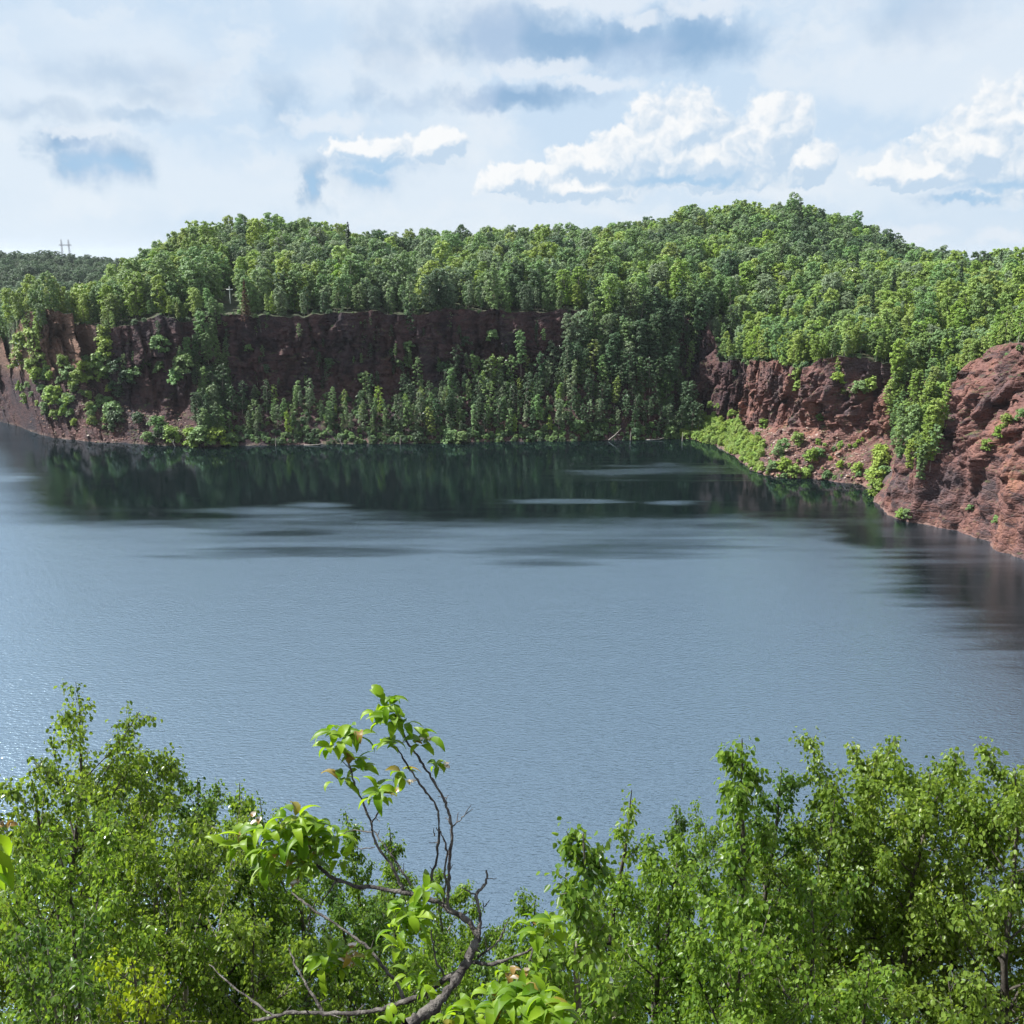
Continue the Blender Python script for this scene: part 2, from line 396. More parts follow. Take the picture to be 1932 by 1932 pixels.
def hill_material():
    m, nt = mat_new('woodland_floor'); g = G(nt)
    pos = g.node('ShaderNodeNewGeometry').outputs['Position']
    n = g.noise(pos, 0.3, 5, 0.6); n2 = g.noise(pos, 2.5, 4, 0.6)
    c = g.ramp(n, [(0.35, (0.024, 0.030, 0.013)), (0.5, (0.030, 0.044, 0.015)), (0.64, (0.055, 0.045, 0.028))])
    c = g.mix(g.ss(n2, 0.5, 0.7, 0, 0.6), c, (0.045, 0.075, 0.022))
    b = g.node('ShaderNodeBsdfPrincipled'); g.put(b.inputs['Base Color'], c); b.inputs['Roughness'].default_value = 0.95
    g.put(b.inputs['Normal'], g.bump(n2, 0.8, 0.4))
    o = g.node('ShaderNodeOutputMaterial'); nt.links.new(b.outputs[0], o.inputs[0])
    return m
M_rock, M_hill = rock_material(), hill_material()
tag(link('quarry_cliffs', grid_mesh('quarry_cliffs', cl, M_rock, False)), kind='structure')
tag(link('hills', grid_mesh('hills', hill, M_hill, True)), kind='structure')

from mathutils import Vector
from mathutils.bvhtree import BVHTree
def bvh_of(g):
    nr, nc = g.shape[:2]
    i = np.arange(nr - 1)[:, None]; j = np.arange(nc)[None, :]; j2 = (j + 1) % nc
    f = np.stack([i * nc + j, (i + 1) * nc + j, (i + 1) * nc + j2, i * nc + j2], -1).reshape(-1, 4)
    return BVHTree.FromPolygons(g.reshape(-1, 3).tolist(), f.tolist())
BV = (bvh_of(cl), bvh_of(hill[:34]))
def cast(o, d, far=1500.0):
    best = None
    for b in BV:
        h = b.ray_cast(Vector(o), Vector(d), far)
        if h[0] is not None and (best is None or h[3] < best[3]): best = h
    return None if best is None else np.array(best[0])
def march(u, v):
    """the point of the ground that is seen in direction (u, v)"""
    p = cast((0, 0, H), ray(u, v) / np.linalg.norm(ray(u, v)))
    if p is not None: p[2] = max(p[2], 0.1)
    return p
def settle(x, y, z, tol=3.5):
    """put points of the rough profile down on the finished rock and soil"""
    z = np.array(z, float)
    for i in range(len(z)):
        h = cast((x[i], y[i], z[i] + tol), (0, 0, -1), 2 * tol)
        if h is not None: z[i] = h[2]
    return z
# ================================================================== WATER
def water_material():
    m, nt = mat_new('lake_water'); g = G(nt)
    pos = g.node('ShaderNodeNewGeometry').outputs['Position']
    sep = g.node('ShaderNodeSeparateXYZ'); g.put(sep.inputs[0], pos)
    X, Y = sep.outputs[0], sep.outputs[1]
    warp = g.noise(g.mapping(pos, (0.4, 1.0, 1)), 0.045, 4, 0.6)
    warp2 = g.noise(g.mapping(pos, (0.25, 1.6, 1)), 0.10, 4, 0.6)
    wob = g.math('ADD', g.math('MULTIPLY', g.math('SUBTRACT', warp, 0.5), 26.0), g.math('MULTIPLY', g.math('SUBTRACT', warp2, 0.5), 18.0))
    # sheltered (calm) water lies under the far cliff; wind ruffles the rest
    yb = g.math('ADD', Y, wob)
    w4 = g.noise(g.mapping(pos, (0.02, 0.22, 1)), 1.0, 5, 0.65)
    calm = g.ss(g.math('ADD', yb, g.math('MULTIPLY', g.math('SUBTRACT', w4, 0.5), 34.0)), 148.0, 180.0)
    left = g.ss(g.math('ADD', g.math('MULTIPLY', Y, 0.62), g.math('ADD', X, g.math('MULTIPLY', wob, 0.5))), 10.0, 34.0)    # open to the wind on the far left
    calm = g.math('MULTIPLY', calm, left)
    lob = g.math('MULTIPLY', g.ss(Y, 222, 232), g.ss(g.math('ADD', X, g.math('MULTIPLY', wob, 0.3)), -115, -104))
    calm = g.math('MAXIMUM', calm, lob)
    # cat's-paws: elongated ruffled patches lying in the calm
    w3 = g.noise(g.mapping(pos, (0.035, 0.5, 1)), 1.0, 4, 0.6)
    nz = g.math('ADD', g.math('MULTIPLY', g.math('SUBTRACT', warp2, 0.5), 2.4), g.math('MULTIPLY', g.math('SUBTRACT', w3, 0.5), 1.6))
    def patch(u0, u1, v, half_v, soft=0.45):
        a, b = on_water(u0, v), on_water(u1, v)
        c = (a + b) / 2; rx_ = (b[0] - a[0]) / 2
        ry_ = abs(on_water((u0 + u1) / 2, v - half_v)[1] - on_water((u0 + u1) / 2, v + half_v)[1]) / 2
        q = g.vmath('MULTIPLY', g.vmath('SUBTRACT', pos, (c[0], c[1], 0)), (1 / rx_, 1 / ry_, 0))
        d = g.vmath('LENGTH', q, out=1)
        return g.ss(g.math('ADD', d, nz), 1.25, 0.15)
    ruf = None
    for a in ((1030, 1400, 888, 20), (1180, 1330, 876, 9), (330, 700, 968, 15), (520, 690, 952, 8), (1200, 1330, 948, 7), (880, 1230, 946, 6), (760, 1060, 1003, 10), (-40, 60, 905, 12), (200, 420, 1000, 10)):
        p = patch(*a); ruf = p if ruf is None else g.math('MAXIMUM', ruf, p)
    calm = g.math('MULTIPLY', calm, g.math('SUBTRACT', 1.0, g.math('MULTIPLY', ruf, 0.85)))
    pool = None
    for a in ((640, 1240, 970, 26), (880, 1420, 1032, 22), (330, 800, 1040, 14), (1560, 1700, 1010, 40), (1690, 2100, 1120, 120), (900, 1180, 1062, 9), (420, 700, 1006, 9), (1230, 1500, 992, 10)):
        p = patch(*a); pool = p if pool is None else g.math('MAXIMUM', pool, g.math('MULTIPLY', p, 0.9))
    calm = g.math('MAXIMUM', calm, g.math('MULTIPLY', pool, 0.85))
    streak = g.noise(g.mapping(pos, (0.02, 0.16, 1)), 1.0, 4, 0.6)
    calm = g.math('MULTIPLY', calm, g.ss(streak, 0.20, 0.36, 0.75, 1.0))
    wind = g.math('SUBTRACT', 1.0, calm)
    # ripples
    w1 = g.noise(g.mapping(pos, (0.62, 1.7, 1), (0, 0, 0.08)), 1.9, 3, 0.65)
    w2 = g.noise(g.mapping(pos, (0.8, 1.4, 1), (0, 0, 0.5)), 3.1, 2, 0.5)
    w0 = g.noise(g.mapping(pos, (0.5, 1.0, 1), (0, 0, -0.25)), 0.33, 3, 0.5)
    h = g.math('ADD', g.math('ADD', g.math('MULTIPLY', w1, 0.36), g.math('MULTIPLY', w2, 0.15)), g.math('MULTIPLY', w0, 0.22))
    amp = g.math('MULTIPLY_ADD', wind, 0.52, 0.02)
    nrm = g.bump(h, amp, 0.55)
    rough = g.math('MULTIPLY_ADD', wind, 0.20, 0.05)
    fr = g.node('ShaderNodeFresnel'); fr.inputs['IOR'].default_value = 1.95; g.put(fr.inputs['Normal'], nrm)
    gl = g.node('ShaderNodeBsdfGlossy'); gl.inputs['Color'].default_value = (0.62, 0.82, 1, 1); g.put(gl.inputs['Roughness'], rough); g.put(gl.inputs['Normal'], nrm)
    df = g.node('ShaderNodeBsdfDiffuse'); df.inputs['Color'].default_value = (0.004, 0.008, 0.008, 1)
    mx = g.node('ShaderNodeMixShader'); g.put(mx.inputs[0], g.math('MULTIPLY_ADD', wind, 0.38, fr.outputs[0], clamp=True))
    nt.links.new(df.outputs[0], mx.inputs[1]); nt.links.new(gl.outputs[0], mx.inputs[2])
    o = g.node('ShaderNodeOutputMaterial'); nt.links.new(mx.outputs[0], o.inputs[0])
    return m
wv = np.array([[-290, 10, 0], [170, 10, 0], [170, 330, 0], [-290, 330, 0]], float)
tag(link('water', mesh_np('water', wv, [0, 1, 2, 3], [4], water_material())), kind='structure')

# ================================================================== FAR VEGETATION
TONES = {   # leaf colours (linear): per-leaf range
    'bright': ((0.185, 0.290, 0.052), (0.285, 0.390, 0.095)),
    'mid':    ((0.120, 0.220, 0.074), (0.200, 0.305, 0.118)),
    'deep':   ((0.046, 0.098, 0.044), (0.096, 0.160, 0.074)),
    'grey':   ((0.155, 0.230, 0.122), (0.235, 0.315, 0.185)),
    'blue':   ((0.026, 0.055, 0.044), (0.050, 0.088, 0.068)),  # far ridge only: the blue of distant air put into the leaf colour
}
TONE_WORD = {'bright': 'bright', 'mid': 'green', 'deep': 'dark', 'grey': 'pale', 'blue': 'blackish'}
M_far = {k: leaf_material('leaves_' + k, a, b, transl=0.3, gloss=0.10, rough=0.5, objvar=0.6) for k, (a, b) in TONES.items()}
M_spruce = leaf_material('spruce_needles', (0.012, 0.026, 0.014), (0.025, 0.045, 0.022), transl=0.1, gloss=0.05)
M_dead = leaf_material('dead_needles', (0.055, 0.030, 0.022), (0.10, 0.055, 0.040), transl=0.1, gloss=0.02)
M_pale_bark = bark_material('pale_birch_bark', (0.42, 0.39, 0.33), (0.2, 0.18, 0.15), 3.0)
M_dark_bark = bark_material('dark_bark', (0.06, 0.05, 0.042), (0.12, 0.105, 0.09), 8.0)
M_snag = bark_material('bleached_wood', (0.45, 0.42, 0.37), (0.3, 0.27, 0.23), 5.0)

def leaf_cards(pos, nrm, size, r, aspect=0.72):
    """diamond leaf clusters: centres, normals, sizes -> verts, loops"""
    n = len(pos)
    nrm = nrm / (np.linalg.norm(nrm, axis=1)[:, None] + 1e-9)
    t = r.normal(size=(n, 3)); a = np.cross(nrm, t); a /= (np.linalg.norm(a, axis=1)[:, None] + 1e-9)
    b = np.cross(nrm, a)
    s = size[:, None]
    bend = nrm * s * 0.18
    v = np.stack([pos + a * s, pos + b * s * aspect - bend, pos - a * s, pos - b * s * aspect - bend], 1).reshape(-1, 3)
    return v
def crown_mesh(name, style, tone, seed):
    r = np.random.default_rng(seed)
    if style == 'round':   hgt, cb, rad, nl, per, lr, ls = 12.0, 0.08, 3.5, 66, 56, 1.2, 0.25
    elif style == 'oval':  hgt, cb, rad, nl, per, lr, ls = 12.5, 0.10, 2.8, 62, 54, 1.1, 0.24
    elif style == 'slim':  hgt, cb, rad, nl, per, lr, ls = 10.0, 0.24, 1.6, 40, 46, 0.62, 0.19
    elif style == 'ragged': hgt, cb, rad, nl, per, lr, ls = 10.5, 0.18, 2.1, 36, 46, 0.68, 0.20
    else:                  hgt, cb, rad, nl, per, lr, ls = 1.7, 0.0, 1.15, 16, 55, 0.5, 0.15      # bush
    P, N, Z = [], [], []
    lean = r.normal(size=2) * 0.03
    for i in range(nl):
        t = cb + (1 - cb) * (i + r.random()) / nl
        q = (t - cb) / (1 - cb)
        if style == 'round': env = math.sin(math.pi * min(1, 0.16 + 0.72 * q)) ** 0.6
        elif style == 'oval': env = math.sin(math.pi * (0.16 + 0.70 * q)) ** 0.7
        elif style == 'bush': env = math.sqrt(max(0.05, 1 - (q * 0.95) ** 2))
        else: env = math.sin(math.pi * (0.20 + 0.66 * q)) ** 0.8 * r.uniform(0.6, 1.3)
        a = i * 2.399 + r.normal() * 0.5
        d = rad * env * (0.35 + 0.5 * r.random())
        c = np.array([math.cos(a) * d + lean[0] * t * hgt, math.sin(a) * d + lean[1] * t * hgt, t * hgt - (0.3 * lr if t > 0.8 else 0)])
        k = lr * (0.65 + 0.6 * r.random()) * (1 - 0.35 * q if style != 'bush' else 1)
        m = int(per * (0.7 + 0.6 * r.random()))
        w = r.normal(size=(m, 3)); w /= np.linalg.norm(w, axis=1)[:, None]
        w[:, 2] = np.where(w[:, 2] < -0.3, -w[:, 2] * 0.6, w[:, 2])
        p = c + w * k * np.array([1, 1, 0.8]) * (0.55 + 0.5 * r.random((m, 1)))
        P.append(p); N.append(w * 0.8 + np.array([0, 0, 0.55]) + r.normal(size=(m, 3)) * 0.4)
        Z.append(ls * (0.6 + 0.7 * r.random(m)))
    # leader tip
    m = 26
    p = np.stack([r.normal(size=m) * 0.13 * rad + lean[0] * hgt, r.normal(size=m) * 0.13 * rad + lean[1] * hgt, hgt * (0.93 + 0.1 * r.random(m))], 1)
    if style in ('slim', 'ragged'): P.append(p); N.append(r.normal(size=(m, 3)) + np.array([0, 0, 0.5])); Z.append(ls * 0.8 * (0.6 + 0.5 * r.random(m)))
    P, N, Z = np.concatenate(P), np.concatenate(N), np.concatenate(Z)
    v = leaf_cards(P, N, Z, r); n = len(P)
    rnd = np.repeat(np.clip(r.random(n) * 0.8 + r.normal(size=n) * 0.1, 0, 1), 4)
    return mesh_np(name, v, np.arange(4 * n), np.full(n, 4), M_far[tone], attr={'rnd': rnd}), hgt
def trunk_mesh(name, hgt, rad, mat, seed, pale=False):
    r = np.random.default_rng(seed); T = Tubes()
    n = 7; z = np.linspace(-0.6, hgt * 0.93, n)
    p = np.stack([np.cumsum(r.normal(size=n) * 0.05), np.cumsum(r.normal(size=n) * 0.05), z], 1)
    T.add(p, np.linspace(rad, rad * 0.15, n), 5)
    for k in range(7):
        t = 0.25 + 0.6 * (k + r.random()) / 7; a = r.random() * 6.28
        b = np.array([np.interp(t * hgt, z, p[:, 0]), np.interp(t * hgt, z, p[:, 1]), t * hgt])
        L = hgt * 0.13 * (1.25 - t)
        e = b + np.array([math.cos(a), math.sin(a), 0.9]) * L
        T.add([b, (b + e) / 2 + np.array([0, 0, -0.1]), e], [rad * 0.38, rad * 0.25, rad * 0.1], 4)
    return T.mesh(name, mat)
CROWN = {}     # (style, tone, k) -> mesh
HGT = {}
sd = 100
for style, tones in (('round', ('bright', 'mid', 'deep', 'grey', 'blue')), ('oval', ('bright', 'mid', 'deep', 'grey', 'blue')), ('slim', ('bright', 'mid', 'deep', 'grey')), ('ragged', ('bright', 'mid', 'deep', 'grey')), ('bush', ('bright', 'mid', 'deep'))):
    for tone in tones:
        for k in range(2):
            sd += 1
            CROWN[style, tone, k], HGT[style] = crown_mesh('crown', style, tone, sd)
TRUNK = {s: trunk_mesh('trunk', HGT[s], rd, M_pale_bark if s in ('slim', 'oval', 'ragged') else M_dark_bark, 40 + i)
         for i, (s, rd) in enumerate((('round', 0.2), ('oval', 0.13), ('slim', 0.10), ('ragged', 0.12)))}
STYLE_WORD = {'round': 'rounded', 'oval': 'upright', 'slim': 'slim', 'ragged': 'ragged', 'bush': 'low'}

def uof(x, y, z):
    return project(np.stack([x, y, z], -1))
def zone_points(n, test, box, seed):
    r = np.random.default_rng(seed); x = r.uniform(box[0], box[1], n); y = r.uniform(box[2], box[3], n)
    z, dr, a, b, th = ground(x, y); u, v, d = uof(x, y, z)
    m = test(x, y, z, dr, a, b, u, v)
    x, y, z = x[m], y[m], z[m]
    return np.stack([x, y, settle(x, y, z)], 1)
trees = []   # dicts: kind, style, tone, k, x, y, z, s, rz, zone
def theta_u(u):
    pass
def uof(x, y, z):
    return project(np.stack([x, y, z], -1))
# --- forest above the rim (jittered grid)
gx, gy = np.meshgrid(np.arange(-560, 420, 3.8), np.arange(60, 960, 3.8))
gx = gx + rng.uniform(-1.6, 1.6, gx.shape); gy = gy + rng.uniform(-1.6, 1.6, gy.shape)
gx, gy = gx.ravel(), gy.ravel()
gz, dr, q1, q2, th = ground(gx, gy)
u, v, d = uof(gx, gy, gz)
rho = np.hypot(gx, gy)
thin = np.where(rho > 470, rng.random(len(gx)) < 0.62, True)
ok = (dr > q2 + 0.9) & (u > -1100) & (u < 2900) & thin & ((rho < 500) | (u < 420)) & (gy > 60) & ((dr < 130) | (u > -300) & (u < 2250))
# stop well behind the skyline ridge on the main hills
ok &= ~((u > 230) & (rho > 475))
# small clearing: gravel ledge by the dead conifer
ok &= ~((np.abs(u - 462) < 30) & (dr < q2 + 6))
ok &= ~((np.abs(u - 433) < 27) & (v > 549) & (dr < q2 + 70))
idx = np.where(ok)[0]
for i in idx:
    n = fbm(gx[i] / 16, gy[i] / 16, 71, 2)
    n = float(n); rr = rng.random()
    edge = dr[i] < q2[i] + 7
    right = u[i] > 1380
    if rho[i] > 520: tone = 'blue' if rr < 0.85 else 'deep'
    elif right and rho[i] < 320: tone = 'bright' if rr < 0.55 else ('mid' if rr < 0.9 else 'grey')
    elif n > 0.56: tone = 'bright' if rr < 0.6 else 'mid'
    elif n < 0.40: tone = 'deep' if rr < 0.45 else 'grey' if rr < 0.7 else 'mid'
    else: tone = 'mid' if rr < 0.5 else 'grey' if rr < 0.78 else 'bright'
    if u[i] < 420 and rho[i] < 450 and rr < 0.75: tone = 'bright' if rr < 0.5 else 'mid'
    style = 'oval' if rng.random() < 0.5 else 'round'
    if edge: style = 'slim' if rng.random() < 0.45 else style
    s = (rng.uniform(0.55, 0.95) if rng.random() < 0.92 else rng.uniform(1.0, 1.2)) * (0.82 if right and rho[i] < 300 else 1.0) * (0.75 if edge else 1.0)
    trees.append(dict(kind='aspen', style=style, tone=tone, k=int(rng.integers(2)), x=gx[i], y=gy[i], z=(settle([gx[i]], [gy[i]], [gz[i]])[0] if rho[i] < 330 else gz[i]) - 0.3, s=s, rz=rng.uniform(0, 6.28), zone='forest', dr=dr[i] - q2[i]))
ex = zone_points(5000, lambda x, y, z, dr, a, b, u, v: (u > 1360) & (u < 2050) & (dr > b + 0.4) & (dr < b + 14) & ((u < 1680) | (u > 1800) | (dr > b + 3)), (40, 130, 120, 260), 21)[:330]
for p in ex:
    trees.append(dict(kind='aspen', style=['slim', 'oval', 'ragged'][int(rng.integers(3))], tone='bright' if rng.random() < 0.55 else 'mid', k=int(rng.integers(2)), x=p[0], y=p[1], z=p[2] - 0.3, s=rng.uniform(0.4, 0.75), rz=rng.uniform(0, 6.28), zone='forest', dr=5.0))
# --- young birches on the lower slope under the far cliff
gx, gy = np.meshgrid(np.arange(-120, 60, 2.15), np.arange(225, 292, 2.15))
gx = gx + rng.uniform(-1.1, 1.1, gx.shape); gy = gy + rng.uniform(-1.1, 1.1, gy.shape)
gx, gy = gx.ravel(), gy.ravel()
gz, dr, q1, q2, th = ground(gx, gy)
u, v, d = uof(gx, gy, gz)
for i in range(len(gx)):
    if dr[i] < 1.2 or dr[i] > q2[i] + 0.5: continue
    uu = u[i]; t = dr[i] / q1[i]
    if uu < 372 or uu > 1322 or (uu > 1225 and v[i] > 640 and dr[i] > 9 and uu > 1290): continue
    if t > 1.0 and q2[i] - q1[i] < 4.7 : continue
    if uu < 425 and False: continue
    if uu > 425 and uu < 745 and t > 0.85: continue
    p = 0.88
    if 425 < uu < 700: p = 0.62
    if uu > 1040: p = 0.92
    if rng.random() > p: continue
    rr = rng.random()
    tone = 'deep' if rr < 0.42 else 'mid' if rr < 0.68 else 'grey' if rr < 0.86 else 'bright'
    if uu > 1190: tone = 'deep' if rr < 0.85 else 'mid'  # hill's shadow over the gully slope put into darker leaf tones
    style = 'slim' if rng.random() < 0.5 else 'ragged'
    s = rng.uniform(0.30, 0.98) * (0.85 + 0.35 * min(1, t)) * (0.8 if 425 < uu < 745 else 1.0)
    if uu > 1060 and t > 0.5: s *= 1.12; style = 'oval' if rng.random() < 0.5 else style
    trees.append(dict(kind='birch', style=style, tone=tone, k=int(rng.integers(2)), x=gx[i], y=gy[i], z=settle([gx[i]], [gy[i]], [gz[i]])[0] - 0.4, s=s * (HGT['slim'] / HGT[style]), rz=rng.uniform(0, 6.28), zone='slope', dr=dr[i]))
# --- trees in the green gully of the right-hand cliffs
GP = np.array([(1672, 752), (1690, 705), (1760, 690), (1812, 672), (1806, 720), (1790, 765), (1778, 830), (1752, 895), (1726, 905), (1700, 868), (1676, 838)], float)
def inside(px, py, poly):
    c = False; j = len(poly) - 1
    for i in range(len(poly)):
        (x1, y1), (x2, y2) = poly[i], poly[j]
        if (y1 > py) != (y2 > py) and px < (x2 - x1) * (py - y1) / (y2 - y1) + x1: c = not c
        j = i
    return c
for b in np.arange(690, 905, 15.0):
    for a in np.arange(1672, 1815, 16.0):
        a_, b_ = a + rng.uniform(-6, 6), b + rng.uniform(-6, 6)
        if not inside(a_, b_, GP): continue
        p = march(a_, b_)
        if p is None: continue
        tone = 'bright' if rng.random() < 0.6 else 'mid'
        trees.append(dict(kind='birch', style=['slim', 'ragged', 'oval'][int(rng.integers(3))], tone=tone, k=int(rng.integers(2)), x=p[0], y=p[1], z=p[2] - 0.5, s=rng.uniform(0.38, 0.66), rz=rng.uniform(0, 6.28), zone='gully', dr=8.0))
for (a, b, sz, st_) in [(52, 640, .55, 'ragged'), (60, 628, .6, 'ragged'), (70, 632, .6, 'oval'), (64, 655, .5, 'ragged'), (78, 645, .5, 'slim'), (58, 670, .45, 'ragged'), (66, 690, .4, 'ragged'), (50, 700, .35, 'ragged'), (84, 615, .5, 'oval'), (34, 612, .6, 'ragged'), (40, 600, .6, 'oval'), (28, 628, .5, 'ragged'), (46, 618, .55, 'ragged'), (38, 634, .5, 'slim'), (20, 640, .45, 'ragged'),
        (200, 625, .5, 'ragged'), (207, 640, .5, 'ragged'), (204, 660, .45, 'oval'), (198, 676, .4, 'ragged'), (215, 622, .45, 'ragged'),
        (235, 700, .45, 'ragged'), (255, 690, .4, 'slim'), (300, 640, .5, 'slim'), (340, 690, .5, 'ragged'), (352, 680, .5, 'oval'), (330, 705, .4, 'ragged'), (270, 700, .4, 'ragged'),
        (1308, 640, .75, 'oval'), (1318, 625, .75, 'round'), (1330, 610, .7, 'oval'), (1298, 660, .7, 'ragged'), (1302, 690, .7, 'ragged'), (1296, 720, .65, 'slim'), (1310, 600, .8, 'round'), (1342, 600, .6, 'oval'), (1288, 750, .6, 'ragged'), (1300, 770, .5, 'ragged'), (1316, 668, .6, 'oval')]:
    p = march(a, b)
    if p is None: continue
    tone = ('bright' if rng.random() < 0.65 else 'mid') if a < 230 else ('deep' if rng.random() < 0.6 else 'mid')
    trees.append(dict(kind='birch', style=st_, tone=tone, k=int(rng.integers(2)), x=p[0], y=p[1], z=p[2] - 0.4, s=sz, rz=rng.uniform(0, 6.28), zone='ledge', dr=12.0))
# --- shrubs on ledges and banks: (u, v of the foot, size) found on the ground by marching along the sight line
SHRUBS = [(45, 660, 1.5), (40, 690, 1.3), (70, 655, 1.6), (78, 690, 1.2), (200, 640, 1.2), (205, 670, 1.4), (195, 700, 1.5), (180, 715, 1.5), (160, 700, 1.3), (150, 722, 1.1), (135, 715, 1.2), (120, 690, 0.9), (70, 715, 1.0),
    (95, 752, 1.1), (60, 700, 1.0), (110, 745, 0.8), (212, 785, 1.2), (218, 800, 1.1), (300, 810, 1.1), (305, 825, 1.0), (262, 795, 0.8), (240, 720, 1.0), (255, 715, 1.1), (225, 700, 1.1), (230, 745, 0.9), (270, 690, 0.9),
    (300, 660, 1.2), (305, 700, 0.9), (345, 700, 1.3), (350, 690, 1.2), (335, 720, 1.1), (325, 832, 1.2), (365, 838, 1.3), (385, 838, 1.5), (410, 835, 1.3), (435, 838, 1.2), (280, 832, 0.8),
    (790, 834, 1.2), (850, 834, 1.4), (870, 836, 1.2), (1000, 832, 0.8), (585, 832, 0.9), (1090, 812, 1.2), (1130, 826, 0.9), (1200, 824, 1.0), (1265, 822, 1.2), (1305, 795, 1.9), (1318, 802, 1.7), (1292, 806, 1.5),
    (1500, 715, 1.2), (1505, 735, 1.1), (1440, 805, 1.0), (1475, 850, 1.3), (1470, 862, 1.2), (1505, 835, 1.2), (1530, 868, 1.2), (1545, 862, 1.0), (1480, 888, 1.4), (1495, 896, 1.2), (1460, 886, 1.0), (1520, 898, 0.9), (1560, 903, 0.9), (1585, 880, 0.7),
    (1617, 890, 1.0), (1640, 902, 1.0), (1655, 910, 1.6), (1660, 880, 1.6), (1650, 930, 1.4), (1662, 860, 1.3), (1668, 900, 1.2), (1700, 860, 0.8), (1735, 900, 0.6), (1742, 875, 0.6), (1700, 975, 0.8), (1712, 972, 0.7),
    (1860, 845, 0.8), (1885, 820, 0.8), (1900, 800, 0.9), (1930, 790, 0.9), (1830, 960, 0.5), (1880, 985, 0.6), (1545, 790, 0.7), (1600, 745, 1.2), (1620, 740, 1.3), (1640, 735, 1.3), (1580, 720, 1.1),
    (620, 690, 0.9), (560, 745, 1.0), (500, 700, 0.8), (470, 660, 0.7), (680, 720, 1.0), (930, 640, 1.1), (980, 640, 0.8), (760, 690, 1.2), (770, 660, 1.0), (880, 650, 1.0), (895, 690, 1.1), (835, 700, 1.1)]
LP = np.array([(30, 720), (100, 690), (205, 690), (225, 770), (215, 815), (120, 800), (50, 770)], float)
while len(SHRUBS) < 190:
    a, b = rng.uniform(30, 225), rng.uniform(690, 815)
    if inside(a, b, LP): SHRUBS.append((a, b, rng.uniform(0.25, 0.75)))
while len(SHRUBS) < 225:
    a, b = rng.uniform(1410, 1640), rng.uniform(820, 905)
    if b > 790 + (1640 - a) * 0.1: SHRUBS.append((a, b, rng.uniform(0.25, 0.6)))
for (a, b, sz) in SHRUBS:
    p = march(a, b)
    if p is None: continue
    sz *= 1.9 if a < 420 else 1.45 if a < 1280 else 1.25
    bright = a > 1280 or a < 210 or (b > 825 and a < 450)
    tone = ('bright' if rng.random() < 0.6 else 'mid') if bright else ('mid' if rng.random() < 0.5 else 'deep')
    trees.append(dict(kind='shrub', style='bush', tone=tone, k=int(rng.integers(2)), x=p[0], y=p[1], z=p[2] - 0.25, s=sz, rz=rng.uniform(0, 6.28), zone='shrub', dr=5.0))

NP = np.array([(374, 606), (424, 606), (430, 700), (438, 760), (430, 836), (374, 836), (366, 720)], float)
for b in np.arange(608, 836, 15.0):
    for a in np.arange(366, 440, 14.0):
        a_, b_ = a + rng.uniform(-6, 6), b + rng.uniform(-6, 6)
        if not inside(a_, b_, NP) or rng.random() < 0.12: continue
        p = march(a_, b_)
        if p is None: continue
        trees.append(dict(kind='birch', style=['slim', 'ragged', 'oval'][int(rng.integers(3))], tone='mid' if rng.random() < 0.5 else 'deep' if rng.random() < 0.6 else 'grey', k=int(rng.integers(2)), x=p[0], y=p[1], z=p[2] - 0.5, s=rng.uniform(0.4, 0.75), rz=rng.uniform(0, 6.28), zone='slope', dr=12.0))
for q in range(64):
    a, b = rng.uniform(425, 1050), rng.uniform(612, 735)
    if rng.random() < 0.5: a = rng.choice([590, 760, 880, 985, 1050, 690, 480]) + rng.normal() * 20
    p = march(a, b)
    if p is None: continue
    trees.append(dict(kind='birch', style=['slim', 'ragged'][int(rng.integers(2))], tone='deep' if rng.random() < 0.6 else 'mid', k=int(rng.integers(2)), x=p[0], y=p[1], z=p[2] - 0.6, s=rng.uniform(0.22, 0.5), rz=rng.uniform(0, 6.28), zone='ledge', dr=12.0))
# --- how much of each tree the camera sees (coarse depth buffer) decides which stay individuals
NB = 700
buf = np.zeros((NB, NB), bool)
for t in trees:
    hh = HGT[t['style']] * t['s']
    base = np.array([t['x'], t['y'], t['z']]); t['d'] = float(np.hypot(base[0], base[1])); t['h'] = hh
    uu, vv, dd = project(base); ut, vt, _ = project(base + [0, 0, hh])
    wid = {'round': 4.0, 'oval': 3.2, 'slim': 1.4, 'ragged': 1.7, 'bush': 1.2}[t['style']] * t['s'] * FPX / dd
    t['u'], t['v'], t['vt'], t['wid'], t['vis'] = float(uu), float(vv), float(vt), wid, 0
for t in sorted(trees, key=lambda t: t['d']):
    k = NB / 1932
    x0, x1 = int((t['u'] - t['wid'] * 0.8) * k), int((t['u'] + t['wid'] * 0.8) * k) + 1
    y0, y1 = int(t['vt'] * k), int((t['v'] - (t['v'] - t['vt']) * 0.2) * k) + 1
    x0, x1, y0, y1 = max(0, x0), min(NB, x1), max(0, y0), min(NB, y1)
    if x1 > x0 and y1 > y0:
        sub = buf[y0:y1, x0:x1]; t['vis'] = int((~sub).sum()); sub[:] = True
asp = sorted([t for t in trees if t['kind'] == 'aspen'], key=lambda t: -t['vis'])
single = [t for t in asp[:300] if t['vis'] > 0]
mass = asp[len(single):]
bir = sorted([t for t in trees if t['kind'] == 'birch' and t['vis'] > 0], key=lambda t: -t['vis'])[:300]
keep = {id(t) for t in bir}
mass = mass + [t for t in trees if t['kind'] == 'birch' and id(t) not in keep]
shr = [t for t in trees if t['kind'] == 'shrub']
print('trees', len(asp), 'single', len(single), 'birch', len(bir), 'shrub', len(shr))

